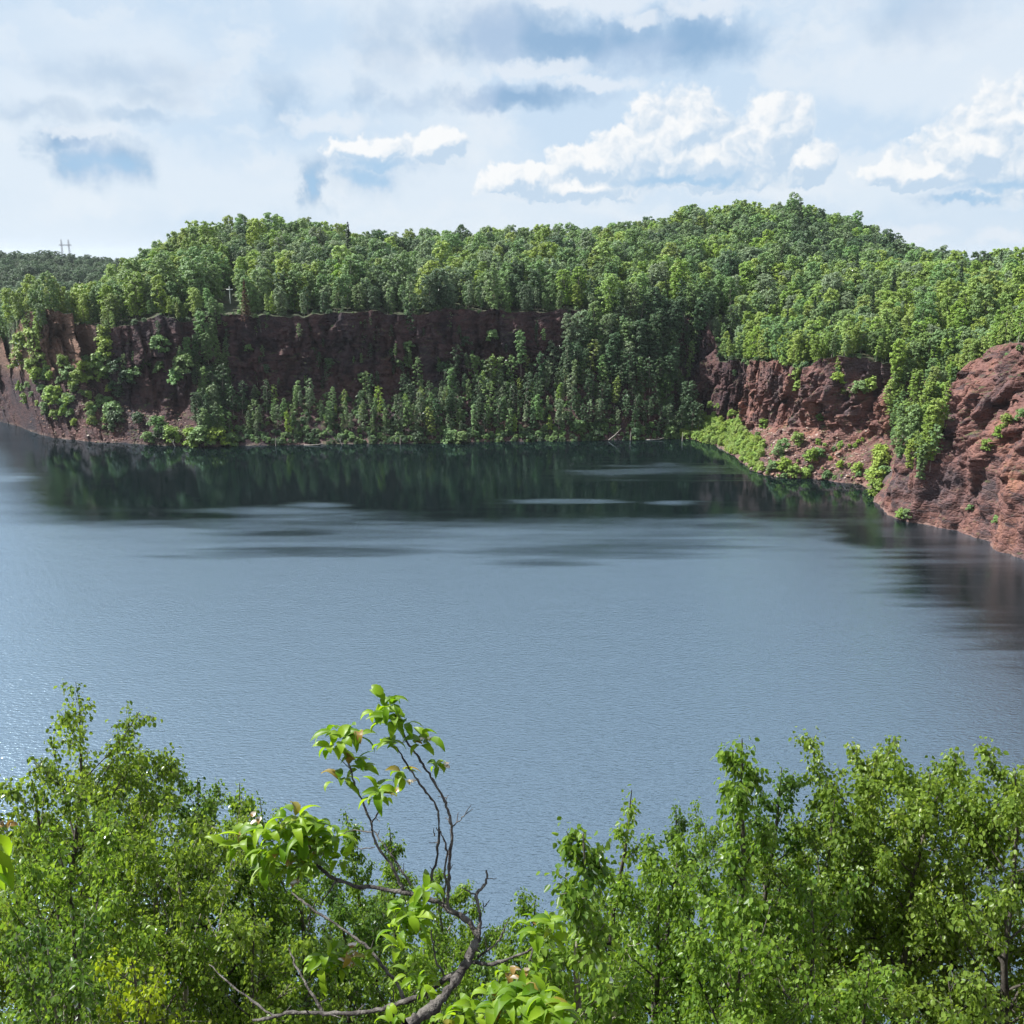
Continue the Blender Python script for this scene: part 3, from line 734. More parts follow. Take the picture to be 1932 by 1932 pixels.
def horiz(u, table):
    for lim, w in table:
        if u < lim: return w
    return table[-1][1]
def zone_phrase(t):
    u, v, d = t['u'], t['v'], t['d']
    if t['kind'] == 'aspen':
        if d > 470: return 'on the distant dark wooded ridge'
        if u > 1380 and d < 300:
            if t['dr'] < 12: return horiz(u, ((1480, 'on the corner of the red cliff by the headland'), (1580, 'on the middle of the red cliff top'), (1700, 'on the red cliff top beside the green gully'), (3000, 'above the nearest red cliff')))
            return horiz(u, ((1560, 'in the wood behind the red cliff'), (1720, 'in the wood behind the green gully'), (3000, 'in the wood behind the nearest red cliff')))
        if u > 1230 and d > 360: return horiz(u, ((1400, 'on the near flank of the highest hill'), (1560, 'near the crown of the highest hill'), (1720, 'on the falling shoulder of the highest hill'), (3000, 'on the low skyline beyond the red cliffs')))
        if t['dr'] < 9: return horiz(u, ((90, 'behind the rock spire'), (215, 'on top of the brown rock columns'), (375, 'on the rim of the shaded cliff by the columns'), (480, 'on the rim above the tree-filled notch'), (620, 'on the dark cliff rim past the dead conifer'), (760, 'on the rim over the long dark cliff'), (920, 'on the rim over the broken dark cliff'), (1090, 'on the rim where the dark cliff ends'), (1230, 'at the top of the wooded slope'), (3000, 'above the shaded red gully')))
        if d > 335: return horiz(u, ((230, 'on the low wooded saddle behind the columns'), (380, 'on the steep end of the wooded ridge'), (560, 'on the ridge skyline over the dead conifer'), (760, 'on the ridge skyline over the long dark cliff'), (1000, 'on the ridge skyline over the broken cliff'), (3000, 'on the ridge skyline beside the highest hill')))
        return horiz(u, ((100, 'in the wood behind the rock spire'), (230, 'in the wood behind the brown columns'), (420, 'partway up the ridge above the notch'), (600, 'partway up the ridge behind the dead conifer'), (780, 'partway up the ridge behind the long dark cliff'), (950, 'partway up the ridge behind the broken cliff'), (1130, 'partway up the ridge past the cliff end'), (3000, 'in the hollow below the highest hill')))
    if t['zone'] == 'ledge': return horiz(u, ((92, 'in the gap beside the rock spire'), (230, 'in the notch beside the brown columns'), (420, 'on a ledge of the shaded cliff'), (560, 'on the dark cliff past the notch'), (740, 'on the long dark cliff'), (900, 'on the broken dark cliff'), (1100, 'at the dark cliff end'), (3000, 'beside the shaded red gully')))
    if t['zone'] == 'gully': return 'high in the green gully' if v < 790 else 'low in the green gully'
    if t['kind'] == 'birch':
        lvl = 'at the water edge' if t['dr'] < 5 else 'halfway up' if t['dr'] < 11 else 'high on the slope'
        return lvl + ' ' + horiz(u, ((425, 'in the shaded cliff notch'), (560, 'just past the notch'), (740, 'under the long dark cliff'), (900, 'under the broken dark cliff'), (1080, 'under the dark cliff end'), (1200, 'on the wooded slope'), (3000, 'by the shaded red gully')))
    z = 'by the water' if v > 815 and u < 1330 else ''
    return (horiz(u, ((90, 'between the rock spire and the columns'), (120, 'on the rubble left of the columns' if v > 735 else 'between the spire and the rubble'), (215, 'low on the rubble below the columns' if v > 745 else 'high on the rubble below the columns'), (375, 'on the shaded rock beside the columns'), (450, 'at the foot of the notch'), (760, 'on the long dark cliff'), (1000, 'on the broken dark cliff'), (1280, 'by the wooded slope'), (1345, 'beside the grassy headland'), (1450, 'at the corner of the red cliff'), (1490, 'on the left scree by the headland'), (1560, 'on the middle of the red scree'), (1645, 'on the red cliff near the green gully'), (1725, 'at the foot of the near red cliff'), (3000, 'on the face of the near red cliff'))) + ' ' + z).strip()
ORD = ['first', 'second', 'third', 'fourth', 'fifth', 'sixth', 'seventh', 'eighth', 'ninth', 'tenth', 'eleventh', 'twelfth', 'thirteenth', 'fourteenth', 'fifteenth', 'sixteenth', 'seventeenth', 'eighteenth', 'nineteenth', 'twentieth']
NOUN = {'aspen': 'aspen', 'birch': 'birch', 'shrub': 'shrub'}
def give_labels(lst):
    buck = {}
    for t in lst:
        key = f"{STYLE_WORD[t['style']]} {TONE_WORD[t['tone']]} {NOUN[t['kind']]} {zone_phrase(t)}"
        buck.setdefault(key, []).append(t)
    for key, ts in buck.items():
        ts.sort(key=lambda t: t['u'])
        n = len(ts)
        if n > 22: print('BIG', n, key)
        for i, t in enumerate(ts):
            if n == 1: t['label'] = key
            elif n == 2: t['label'] = key + (', left one' if i == 0 else ', right one')
            elif i == 0: t['label'] = key + ', leftmost'
            elif i == n - 1: t['label'] = key + ', rightmost'
            else: t['label'] = key + ', ' + ORD[min(i, 19)] + ' from left'
for lst in (single, bir, shr): give_labels(lst)

NAME = {'aspen': 'aspen_tree', 'birch': 'birch_tree', 'shrub': 'shrub'}
GRP = {'aspen': 'aspens of the wood above the cliffs', 'birch': 'young birches on the slopes below the cliffs', 'shrub': 'shrubs on the cliffs and banks'}
src_of = {}
for t in single + bir + shr:
    loc = (t['x'], t['y'], t['z'])
    if t['kind'] == 'shrub':
        o = link(NAME['shrub'], CROWN['bush', t['tone'], t['k']], loc=loc); o.rotation_euler = (0, 0, t['rz']); o.scale = (t['s'],) * 3
        src_of.setdefault(('bush', t['tone'], t['k']), o)
    else:
        o = empty(NAME[t['kind']], loc, t['rz'], t['s'])
        o.rotation_euler = (rng.normal() * 0.08, rng.normal() * 0.08, t['rz'])
        c = link('crown', CROWN[t['style'], t['tone'], t['k']], o)
        link('trunk', TRUNK[t['style']], o)
        src_of.setdefault((t['style'], t['tone'], t['k']), c)
    tag(o, t['label'], NOUN[t['kind']] + (' tree' if t['kind'] != 'shrub' else ''), GRP[t['kind']])

def scatter(name, pts, pick, rz, sc, sources, kind='stuff', label=None, cat=None):
    """one object: points that each show one of the plants already standing in the scene"""
    me = bpy.data.meshes.new(name)
    pts = np.ascontiguousarray(pts, dtype=np.float32)
    me.vertices.add(len(pts)); me.vertices.foreach_set('co', pts.ravel())
    for nm, typ, arr in (('pick', 'INT', pick), ('rz', 'FLOAT', rz), ('sc', 'FLOAT', sc)):
        a = me.attributes.new(nm, typ, 'POINT'); a.data.foreach_set('value', np.ascontiguousarray(arr, dtype=np.int32 if typ == 'INT' else np.float32))
    o = link(name, me)
    ng = bpy.data.node_groups.new(name, 'GeometryNodeTree')
    ng.interface.new_socket('Geometry', in_out='INPUT', socket_type='NodeSocketGeometry')
    ng.interface.new_socket('Geometry', in_out='OUTPUT', socket_type='NodeSocketGeometry')
    N, L = ng.nodes, ng.links
    gi, go = N.new('NodeGroupInput'), N.new('NodeGroupOutput')
    join = N.new('GeometryNodeJoinGeometry')
    for s in reversed(sources):
        oi = N.new('GeometryNodeObjectInfo'); oi.inputs['Object'].default_value = s; oi.transform_space = 'ORIGINAL'
        ti = N.new('GeometryNodeGeometryToInstance')
        L.new(oi.outputs['Geometry'], ti.inputs[0]); L.new(ti.outputs[0], join.inputs[0])
    def attr(nm, typ):
        n = N.new('GeometryNodeInputNamedAttribute'); n.data_type = typ; n.inputs['Name'].default_value = nm
        return n.outputs['Attribute']
    iop = N.new('GeometryNodeInstanceOnPoints')
    L.new(gi.outputs[0], iop.inputs['Points']); L.new(join.outputs[0], iop.inputs['Instance'])
    iop.inputs['Pick Instance'].default_value = True
    L.new(attr('pick', 'INT'), iop.inputs['Instance Index'])
    cx = N.new('ShaderNodeCombineXYZ'); L.new(attr('rz', 'FLOAT'), cx.inputs[2]); L.new(cx.outputs[0], iop.inputs['Rotation'])
    cs = N.new('ShaderNodeCombineXYZ')
    for i in range(3): L.new(attr('sc', 'FLOAT'), cs.inputs[i])
    L.new(cs.outputs[0], iop.inputs['Scale'])
    L.new(iop.outputs[0], go.inputs[0])
    md = o.modifiers.new('plants', 'NODES'); md.node_group = ng
    return tag(o, label, cat, kind=kind)
ks = list(src_of.keys())
tk = [k for k in ks if k[0] in ('round', 'oval', 'slim', 'ragged')]
def near_src(t):
    k = (t['style'], t['tone'], t['k'])
    if k in tk: return tk.index(k)
    c = [i for i, q in enumerate(tk) if q[1] == t['tone']] or [i for i, q in enumerate(tk) if q[1] == 'deep']
    return c[t['k'] % len(c)] if c else 0
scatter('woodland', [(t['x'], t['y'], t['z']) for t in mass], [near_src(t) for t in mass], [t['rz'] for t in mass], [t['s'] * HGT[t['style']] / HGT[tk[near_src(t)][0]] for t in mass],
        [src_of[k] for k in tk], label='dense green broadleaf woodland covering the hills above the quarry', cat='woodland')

# --- ground cover: low greenery on the headland, the rims and the banks
bk = [k for k in ks if k[0] == 'bush']
gc = [zone_points(5200, lambda x, y, z, dr, a, b, u, v: (u > 1285) & (u < 1440) & (dr > 0.4) & (dr < np.where(u < 1400, 13, 7)) & (v > 775), (25, 70, 200, 270), 1),
      zone_points(9000, lambda x, y, z, dr, a, b, u, v: (dr > b - 0.3) & (dr < b + 2.5) & (u > -50) & (u < 2000), (-160, 120, 150, 330), 2),
      zone_points(5200, lambda x, y, z, dr, a, b, u, v: (dr > 0.5) & (dr < a) & (u > 372) & (u < 1310), (-100, 60, 225, 290), 3),
      zone_points(2000, lambda x, y, z, dr, a, b, u, v: (dr > 0.3) & (dr < 3) & (u > 310) & (u < 450), (-110, -50, 225, 265), 4)]
gc.insert(2, zone_points(9000, lambda x, y, z, dr, a, b, u, v: (dr > -0.3) & (dr < 4.0) & (u > 430) & (u < 1290), (-100, 60, 225, 290), 14))
gp = np.concatenate(gc); gsrc = np.concatenate([np.full(len(c), i) for i, c in enumerate(gc)])
r = np.random.default_rng(5)
bt = [i for i, k in enumerate(bk) if k[1] == 'bright'] or [0]; bm = [i for i, k in enumerate(bk) if k[1] != 'bright'] or [0]
pick = np.where((gsrc == 0) | (gsrc == 4), r.choice(bt, len(gp)), r.choice(bm, len(gp)))
sc = r.uniform(0.25, 0.8, len(gp)) * np.where(gsrc == 0, 1.25, 1.0)
gp[:, 2] -= 0.15
scatter('ground_cover', gp, pick, r.uniform(0, 6.28, len(gp)), sc, [src_of[k] for k in bk], label='low bright green weeds and bushes on the grassy headland and cliff rims', cat='undergrowth')

# --- spruces
def spruce_mesh(name, seed, mat, sparse=False):
    r = np.random.default_rng(seed); P, N, Z = [], [], []
    for lay in np.linspace(0.08, 1.0, 26):
        rad = 1.35 * (1 - lay) ** 0.85 + 0.06
        m = int((46 if not sparse else 20) * (1 - lay) + 9)
        a = r.random(m) * 6.28; d = rad * np.sqrt(r.random(m))
        P.append(np.stack([np.cos(a) * d, np.sin(a) * d, lay * 9.0 - d * 0.45 + r.normal(size=m) * 0.08], 1))
        N.append(np.stack([np.cos(a) * 0.6, np.sin(a) * 0.6, np.ones(m) * 0.9], 1) + r.normal(size=(m, 3)) * 0.35); Z.append(0.16 + 0.16 * r.random(m))
    P, N, Z = map(np.concatenate, (P, N, Z)); v = leaf_cards(P, N, Z, r, 0.45); n = len(P)
    return mesh_np(name, v, np.arange(4 * n), np.full(n, 4), mat, attr={'rnd': np.repeat(r.random(n), 4)})
SPM = [spruce_mesh('crown', 301, M_spruce), spruce_mesh('crown', 302, M_spruce)]
SPT = trunk_mesh('trunk', 8.5, 0.12, M_dark_bark, 303)
SPR = [(1640, 640, 1.0, 'in front of the wood above the green gully'), (1532, 650, 0.95, 'tallest above the middle of the red cliff'), (1482, 655, 0.8, 'small, at the red cliff top edge'), (1567, 655, 0.85, 'half hidden behind the red cliff top'),
       (1610, 575, 1.1, 'in the wood behind the green gully'), (1680, 600, 1.0, 'right of the gully wood, standing over paler birches'), (1805, 590, 1.0, 'in the pale wood over the near red cliff'), (1880, 560, 1.1, 'at the far end of the near cliff wood'), (660, 520, 1.3, 'thin spire standing out of the ridge wood'), (1305, 655, 0.9, 'in the shade over the red gully')]
for i, (a, b, s, ph) in enumerate(SPR):
    p = march(a, b)
    if p is None: continue
    o = empty('spruce_tree', (p[0], p[1], p[2] - 0.3), rng.uniform(0, 6), s * 1.4)
    link('crown', SPM[i % 2], o); link('trunk', SPT, o)
    tag(o, 'dark narrow spruce ' + ph, 'spruce tree', 'dark spruces among the broadleaf trees')
# dead brown conifer on the ledge
p = march(463, 604); o = empty('dead_conifer', (p[0], p[1] + 1.0, p[2] - 0.3), 0.4, 1.15)
link('crown', spruce_mesh('crown', 305, M_dead, False), o); link('trunk', SPT, o)
tag(o, 'dead rust-brown conifer standing on the grassy ledge above the dark cliff', 'dead tree')
# small white cross in the trees above the ledge
p = march(433, 580); q = at_depth(433, 548, project(p)[2] - 0.5); T = Tubes()
T.add([[0, 0, -3.5], [0, 0, 1.1]], [0.13, 0.13], 6); T.add([[-0.85, -0.01, 0.25], [0.85, -0.01, 0.25]], [0.12, 0.12], 6)
m_white, nt_ = mat_new('white_paint'); g_ = G(nt_); b_ = g_.node('ShaderNodeBsdfPrincipled'); b_.inputs['Base Color'].default_value = (0.78, 0.8, 0.78, 1); b_.inputs['Roughness'].default_value = 0.6
g_.put(b_.inputs['Normal'], g_.bump(g_.noise(None, 20), 0.2, 0.01)); nt_.links.new(b_.outputs[0], g_.node('ShaderNodeOutputMaterial').inputs[0])
tag(link('cross', T.mesh('cross', m_white), loc=q), 'small plain white cross standing among the dark trees of the ridge', 'cross')
# --- distant pylon: two lattice posts with a cross-beam
pb = at_range(127, 500, 800); gzp = float(ground(pb[0], pb[1])[0][0]); top = at_range(127, 452, 800)[2]
root = empty('power_pylon', (pb[0], pb[1], gzp - 0.5)); hp = top - gzp + 0.5
M_steel = bark_material('grey_steel', (0.12, 0.11, 0.13), (0.18, 0.16, 0.18), 2.0)
for sx_ in (-2.6, 2.6):
    T = Tubes()
    for (a, b) in ((-0.5, -0.5), (0.5, -0.5), (0.5, 0.5), (-0.5, 0.5)): T.add([[sx_ + a, b, 0], [sx_ + a * 0.7, b * 0.7, hp]], [0.07, 0.07], 4)
    for k in range(int(hp / 1.5)): T.add([[sx_ - 0.5, -0.5, k * 1.5], [sx_ + 0.5, -0.5, k * 1.5 + 1.5]], 0.06, 4); T.add([[sx_ + 0.5, 0.5, k * 1.5], [sx_ - 0.5, 0.5, k * 1.5 + 1.5]], 0.06, 4)
    link('mast', T.mesh('mast', M_steel), root)
T = Tubes(); T.add([[-4.6, 0, hp - 4.2], [4.6, 0, hp - 4.2]], 0.12, 6); T.add([[-4.6, 0, hp - 3.4], [4.6, 0, hp - 3.4]], 0.1, 6)
for k in range(9): T.add([[-4.6 + k, 0, hp - 4.2], [-4.0 + k, 0, hp - 3.4]], 0.07, 4)
link('crossbeam', T.mesh('crossbeam', M_steel), root)
tag(root, 'grey two-legged power line pylon rising over the distant dark ridge', 'pylon')
# --- bleached snags and driftwood along the far shore
SNAG = [(325, 'fallen'), (640, 'lean'), (755, 'up'), (1160, 'lean2'), (1189, 'up'), (1287, 'up'), (590, 'log'), (520, 'up'), (1235, 'log2')]
snag_lab = ['short bleached snag leaning at the water below the shaded rock', 'bleached forked snag leaning out of the water under the long dark cliff', 'thin upright pale snag standing in the water under the broken cliff', 'slanting pale dead branch on the bank under the cliff end', 'short upright pale stub in the water at the wooded slope', 'pale stub in the shade by the red gully shore', 'pale driftwood log on the shore under the long dark cliff', 'low pale stub beside the driftwood under the dark cliff', 'thin pale driftwood pole by the wooded slope shore']
for (a, kd), lab in zip(SNAG, snag_lab):
    vv = np.interp(a, [0, 130, 350, 740, 1270, 1340], [795, 832, 842, 837, 828, 838]) + 2
    p = on_water(a, vv); T = Tubes()
    if kd == 'up': T.add([[0, 0, -0.8], [0.03, 0, 1.0], [0.1, 0.1, 2.3]], [0.11, 0.09, 0.04], 6); T.add([[0.03, 0, 1.0], [0.3, 0.1, 1.5]], [0.05, 0.02], 4)
    elif kd in ('log', 'log2'): T.add([[-2.2, 0.4, 0.05], [-0.6, 0.1, 0.12], [1.2, 0.2, 0.2], [2.4, 0.6, 0.5]], [0.12, 0.13, 0.1, 0.05], 6); T.add([[0.6, 0.2, 0.15], [1.1, -0.1, 0.9]], [0.05, 0.02], 4)
    elif kd == 'lean2': T.add([[-1.6, 0, 0.2], [0, 0.4, 1.4], [1.6, 0.7, 3.0]], [0.12, 0.1, 0.05], 6); T.add([[0, 0.4, 1.4], [1.2, 0.3, 1.5]], [0.06, 0.03], 4)
    else: T.add([[0.9, 0, -0.5], [0.3, 0.1, 0.9], [-0.5, 0.2, 2.2]], [0.14, 0.11, 0.05], 6); T.add([[0.3, 0.1, 0.9], [0.5, 0.2, 1.9]], [0.07, 0.03], 4)
    tag(link('driftwood' if 'log' in kd else 'dead_snag', T.mesh('snag', M_snag), loc=(p[0], p[1], 0.0)), lab, 'driftwood' if 'log' in kd else 'snag', 'bleached dead wood along the far shore')
# --- boulders and scree under the right-hand cliff
def rock_mesh(name, seed):
    r = np.random.default_rng(seed)
    import bmesh
    bm = bmesh.new()
    pts = r.normal(size=(22, 3)); pts /= np.linalg.norm(pts, axis=1)[:, None]
    pts *= np.array([0.75, 0.6, 0.38]) * r.uniform(0.8, 1.1, (22, 1))
    vs = [bm.verts.new(p) for p in pts]
    bmesh.ops.convex_hull(bm, input=vs)
    for v_ in [v_ for v_ in bm.verts if not v_.link_faces]: bm.verts.remove(v_)
    bmesh.ops.bevel(bm, geom=bm.edges[:], offset=0.035, segments=1, affect='EDGES')
    me = bpy.data.meshes.new(name); bm.to_mesh(me); bm.free(); me.materials.append(M_rockp)
    return me
def stone_material():
    m, nt = mat_new('broken_stone'); g = G(nt)
    tc = g.node('ShaderNodeTexCoord').outputs['Object']; oi = g.node('ShaderNodeObjectInfo')
    c = g.ramp(oi.outputs['Random'], [(0.0, (0.09, 0.055, 0.05)), (0.3, (0.17, 0.09, 0.07)), (0.6, (0.25, 0.14, 0.10)), (0.85, (0.28, 0.20, 0.165)), (1.0, (0.5, 0.44, 0.38))])
    c = g.mix(g.ss(g.noise(tc, 5, 4), 0.45, 0.65, 0, 0.5), c, (0.07, 0.05, 0.05))
    b = g.node('ShaderNodeBsdfPrincipled'); g.put(b.inputs['Base Color'], c); b.inputs['Roughness'].default_value = 0.85
    g.put(b.inputs['Normal'], g.bump(g.noise(tc, 8, 4, 0.6), 0.6, 0.05))
    nt.links.new(b.outputs[0], g.node('ShaderNodeOutputMaterial').inputs[0]); return m
M_rockp = stone_material()
RM = [rock_mesh('boulder', 400 + i) for i in range(5)]
BOULD = [(1458, 897, 0.9, 'rounded white-flecked'), (1433, 893, 0.7, 'flat'), (1418, 885, 0.55, 'small pale'), (1505, 903, 0.6, 'squat'), (1540, 872, 0.8, 'angular'), (1520, 880, 0.6, 'tilted'), (1552, 895, 0.7, 'blocky'), (1575, 885, 0.6, 'slab-like'), (1508, 848, 0.8, 'pale upright'), (1470, 880, 0.55, 'dark'), (1600, 900, 0.6, 'wedge-shaped'), (1620, 905, 0.6, 'broad'), (1445, 880, 0.6, 'orange-brown'), (1545, 910, 0.6, 'low')]
bou = []
b_src = []
for i, (a, b, s, w) in enumerate(BOULD):
    p = march(a, b)
    if p is None: continue
    o = link('boulder', RM[i % 5], loc=(p[0], p[1], p[2] + 0.12)); o.scale = (s * 1.25,) * 3; o.rotation_euler = (rng.uniform(-.3, .3), rng.uniform(-.3, .3), rng.uniform(0, 6))
    where = 'at the waterline' if b > 893 else 'on the scree' if a < 1560 else 'near the green gully'
    tag(o, f'{w} boulder {where} below the red cliff', 'boulder', 'boulders on the scree')
    b_src.append(o)
sp = zone_points(26000, lambda x, y, z, dr, a, b, u, v: (u > 1395) & (u < 1640) & (dr > 0.1) & (dr < a * 0.95), (45, 90, 185, 235), 8)
sp = sp[:2600]
sp2 = zone_points(26000, lambda x, y, z, dr, a, b, u, v: (u > 0) & (u < 420) & (dr > 0.1) & (dr < a * 0.9), (-160, -60, 225, 300), 9)[:1500]
sp = np.concatenate([sp, sp2]); r = np.random.default_rng(10)
scatter('scree', sp, r.integers(0, 5, len(sp)), r.uniform(0, 6.28, len(sp)), 0.12 + 0.5 * r.random(len(sp)) ** 2.0, b_src[:5], label='loose reddish-brown scree of broken stones under the cliffs', cat='scree')

#FG-BEGIN
# ================================================================== FOREGROUND TREES (on the near bank below the viewpoint)
FG_TONES = {
    'poplar': ((0.085, 0.165, 0.026), (0.285, 0.400, 0.075), (0.42, 0.48, 0.19)),
    'birch':  ((0.082, 0.180, 0.026), (0.275, 0.415, 0.072), (0.42, 0.49, 0.17)),
    'lime':   ((0.230, 0.320, 0.020), (0.340, 0.440, 0.035), (0.40, 0.46, 0.06)),
    'dark':   ((0.056, 0.130, 0.028), (0.170, 0.280, 0.062), (0.25, 0.33, 0.11)),
}
M_fg = {k: leaf_material('foreground_leaves_' + k, a, b, transl=0.62, gloss=0.09, rough=0.32, c3=c) for k, (a, b, c) in FG_TONES.items()}
M_fgbark = bark_material('young_tree_bark', (0.045, 0.038, 0.032), (0.11, 0.095, 0.08), 14.0)
M_fgpale = bark_material('pale_young_bark', (0.30, 0.27, 0.22), (0.16, 0.14, 0.12), 10.0)
LEAF2 = np.array([[0, 0], [0.25, 0.16], [0.36, 0.42], [0.22, 0.74], [0, 1.0], [-0.22, 0.74], [-0.36, 0.42], [-0.25, 0.16]])
def leaf_blades(base, tipdir, nrm, length, fold=0.25, width=1.0, curl=0.25):
    n = len(base)
    y = tipdir / np.linalg.norm(tipdir, axis=1)[:, None]
    x = np.cross(y, nrm); x /= (np.linalg.norm(x, axis=1)[:, None] + 1e-9)
    z = np.cross(x, y)
    lx, ly = LEAF2[:, 0] * width, LEAF2[:, 1]
    lz = np.abs(lx) * fold - curl * ly * ly * 0.5
    L = length[:, None, None]
    v = base[:, None, :] + L * (lx[None, :, None] * x[:, None, :] + ly[None, :, None] * y[:, None, :] + lz[None, :, None] * z[:, None, :])
    i = np.arange(n)[:, None] * 8
    f = np.concatenate([i + np.array([[0, 1, 2, 3, 4]]), i + np.array([[0, 4, 5, 6, 7]])], 1).reshape(-1)
    return v.reshape(-1, 3), f, np.full(2 * n, 5)
fg_shift = 0
def fg_tree(name, top, radius, n_leaf, leaf, tone, seed, label, cat, group, form='spread', lean=(0, 0), bark=None, crown_from=0.22, trunk_r=None):
    """a young broadleaf: leader, ascending limbs, twigs and single leaves; top = world point of its tip"""
    r = np.random.default_rng(seed)
    bx, by = top[0] - lean[0], top[1] - lean[1]
    gz = float(ground(bx, by)[0][0]) - 0.25
    base = np.array([bx, by, gz]); top = np.array(top) - base
    Ht = top[2]
    vis_h = (3.6 if not (tone == 'poplar' and top[0] + base[0] > 3.0) else 2.3) + 1.2 * radius + (0.8 if form == 'cone' else 0)
    crown_from = max(0.12, 1 - vis_h / Ht)
    n = 14; t = np.linspace(0, 1, n)
    wob = np.cumsum(r.normal(size=(n, 2)) * 0.022 * Ht / n ** 0.5, axis=0); wob -= t[:, None] * wob[-1]
    lead = np.stack([top[0] * t ** 1.2 + wob[:, 0], top[1] * t ** 1.2 + wob[:, 1], Ht * t], 1)
    r0 = trunk_r or 0.009 * Ht + 0.008
    T = Tubes(); T.add(lead, r0 * (1 - t) ** 0.8 + 0.004, 7)
    segs = []      # (p0, p1, weight) where leaves sit
    def along(q): return np.array([np.interp(q, t, lead[:, k]) for k in range(3)])
    np_ = int(9 + min(Ht, vis_h) * 4.2)
    for i in range(np_):
        q = crown_from + (0.97 - crown_from) * (i + r.random() * 0.8) / np_
        qq = (q - crown_from) / (1 - crown_from)
        env = (math.sin(math.pi * (0.28 + 0.69 * qq)) ** 0.7 if form == 'spread' else (1 - qq) ** 0.75 * 0.95 + 0.12)
        L = radius * env * r.uniform(0.75, 1.25)
        a = i * 2.399 + r.normal() * 0.35
        rise = r.uniform(0.9, 1.7) if form != 'spread' else r.uniform(0.65, 1.5)
        d = np.array([math.cos(a), math.sin(a), rise]); d /= np.linalg.norm(d)
        p0 = along(q); m = 6; s = np.linspace(0, 1, m)[:, None]
        bend = np.array([0, 0, 1]) * 0.22 * L * s ** 2
        br = p0 + d * L * 1.15 * s + bend + np.cumsum(r.normal(size=(m, 3)) * 0.025 * L, axis=0) * s
        rb = max(0.004, r0 * (1 - q) ** 0.7 * 0.45)
        T.add(br, np.linspace(rb, 0.0025, m), 5)
        segs.append((br[2], br[3], 0.6)); segs.append((br[3], br[4], 1.0)); segs.append((br[4], br[5], 1.5))
        for k in range(int(6 + 9 * L)):
            s0 = r.uniform(0.25, 0.95); b0 = np.array([np.interp(s0, s[:, 0], br[:, c]) for c in range(3)])
            dd = d * 0.6 + r.normal(size=3) * 0.55 + np.array([0, 0, 0.35]); dd /= np.linalg.norm(dd)
            l2 = L * r.uniform(0.25, 0.55) * (1.1 - 0.5 * s0)
            e = b0 + dd * l2; mid = (b0 + e) / 2 + r.normal(size=3) * 0.03 * l2
            T.add([b0, mid, e], [max(0.0025, rb * 0.4), 0.0025, 0.0015], 3)
            segs.append((b0 * 0.5 + mid * 0.5, mid, 0.8)); segs.append((mid, e, 1.5))
    for k in range(8): segs.append((along(0.84 + 0.02 * k), along(0.86 + 0.02 * k), 2.2))
    A = np.array([x[0] for x in segs]); B = np.array([x[1] for x in segs]); Wt = np.array([x[2] for x in segs]) * (0.15 + np.linalg.norm(B - A, axis=1))
    j = r.choice(len(segs), n_leaf, p=Wt / Wt.sum()); s = r.random((n_leaf, 1))
    pos = A[j] * (1 - s) + B[j] * s
    out = r.normal(size=(n_leaf, 3)); out /= np.linalg.norm(out, axis=1)[:, None]
    pos = pos + out * np.minimum(np.abs(r.normal(size=(n_leaf, 1))), 1.3) * (leaf * 0.8 + 0.035)
    tip = out * 0.7 + np.array([0, 0, -1.0]) + r.normal(size=(n_leaf, 3)) * 0.35
    nrm = np.array([0, 0, 0.9]) + r.normal(size=(n_leaf, 3)) * 0.65
    ln = leaf * r.uniform(0.6, 1.25, n_leaf)
    v, f, sz = leaf_blades(pos, tip, nrm, ln, width=1.05 if tone in ('poplar', 'dark') else 0.95)
    cl = vn(pos[:, 0] * 2.2 + seed, pos[:, 2] * 2.2 + pos[:, 1], 5) * 0.45
    rnd = np.repeat(np.clip(r.random(n_leaf) * 0.62 + cl - 0.05, 0, 1), 8)
    o = empty(name, base)
    link('trunk', T.mesh('trunk', bark or M_fgbark), o)
    link('crown', mesh_np('crown', v, f, sz, M_fg[tone], attr={'rnd': rnd}), o)
    return tag(o, label, cat, group)
GP_, GB = 'poplars on the near bank', 'birches on the near bank'
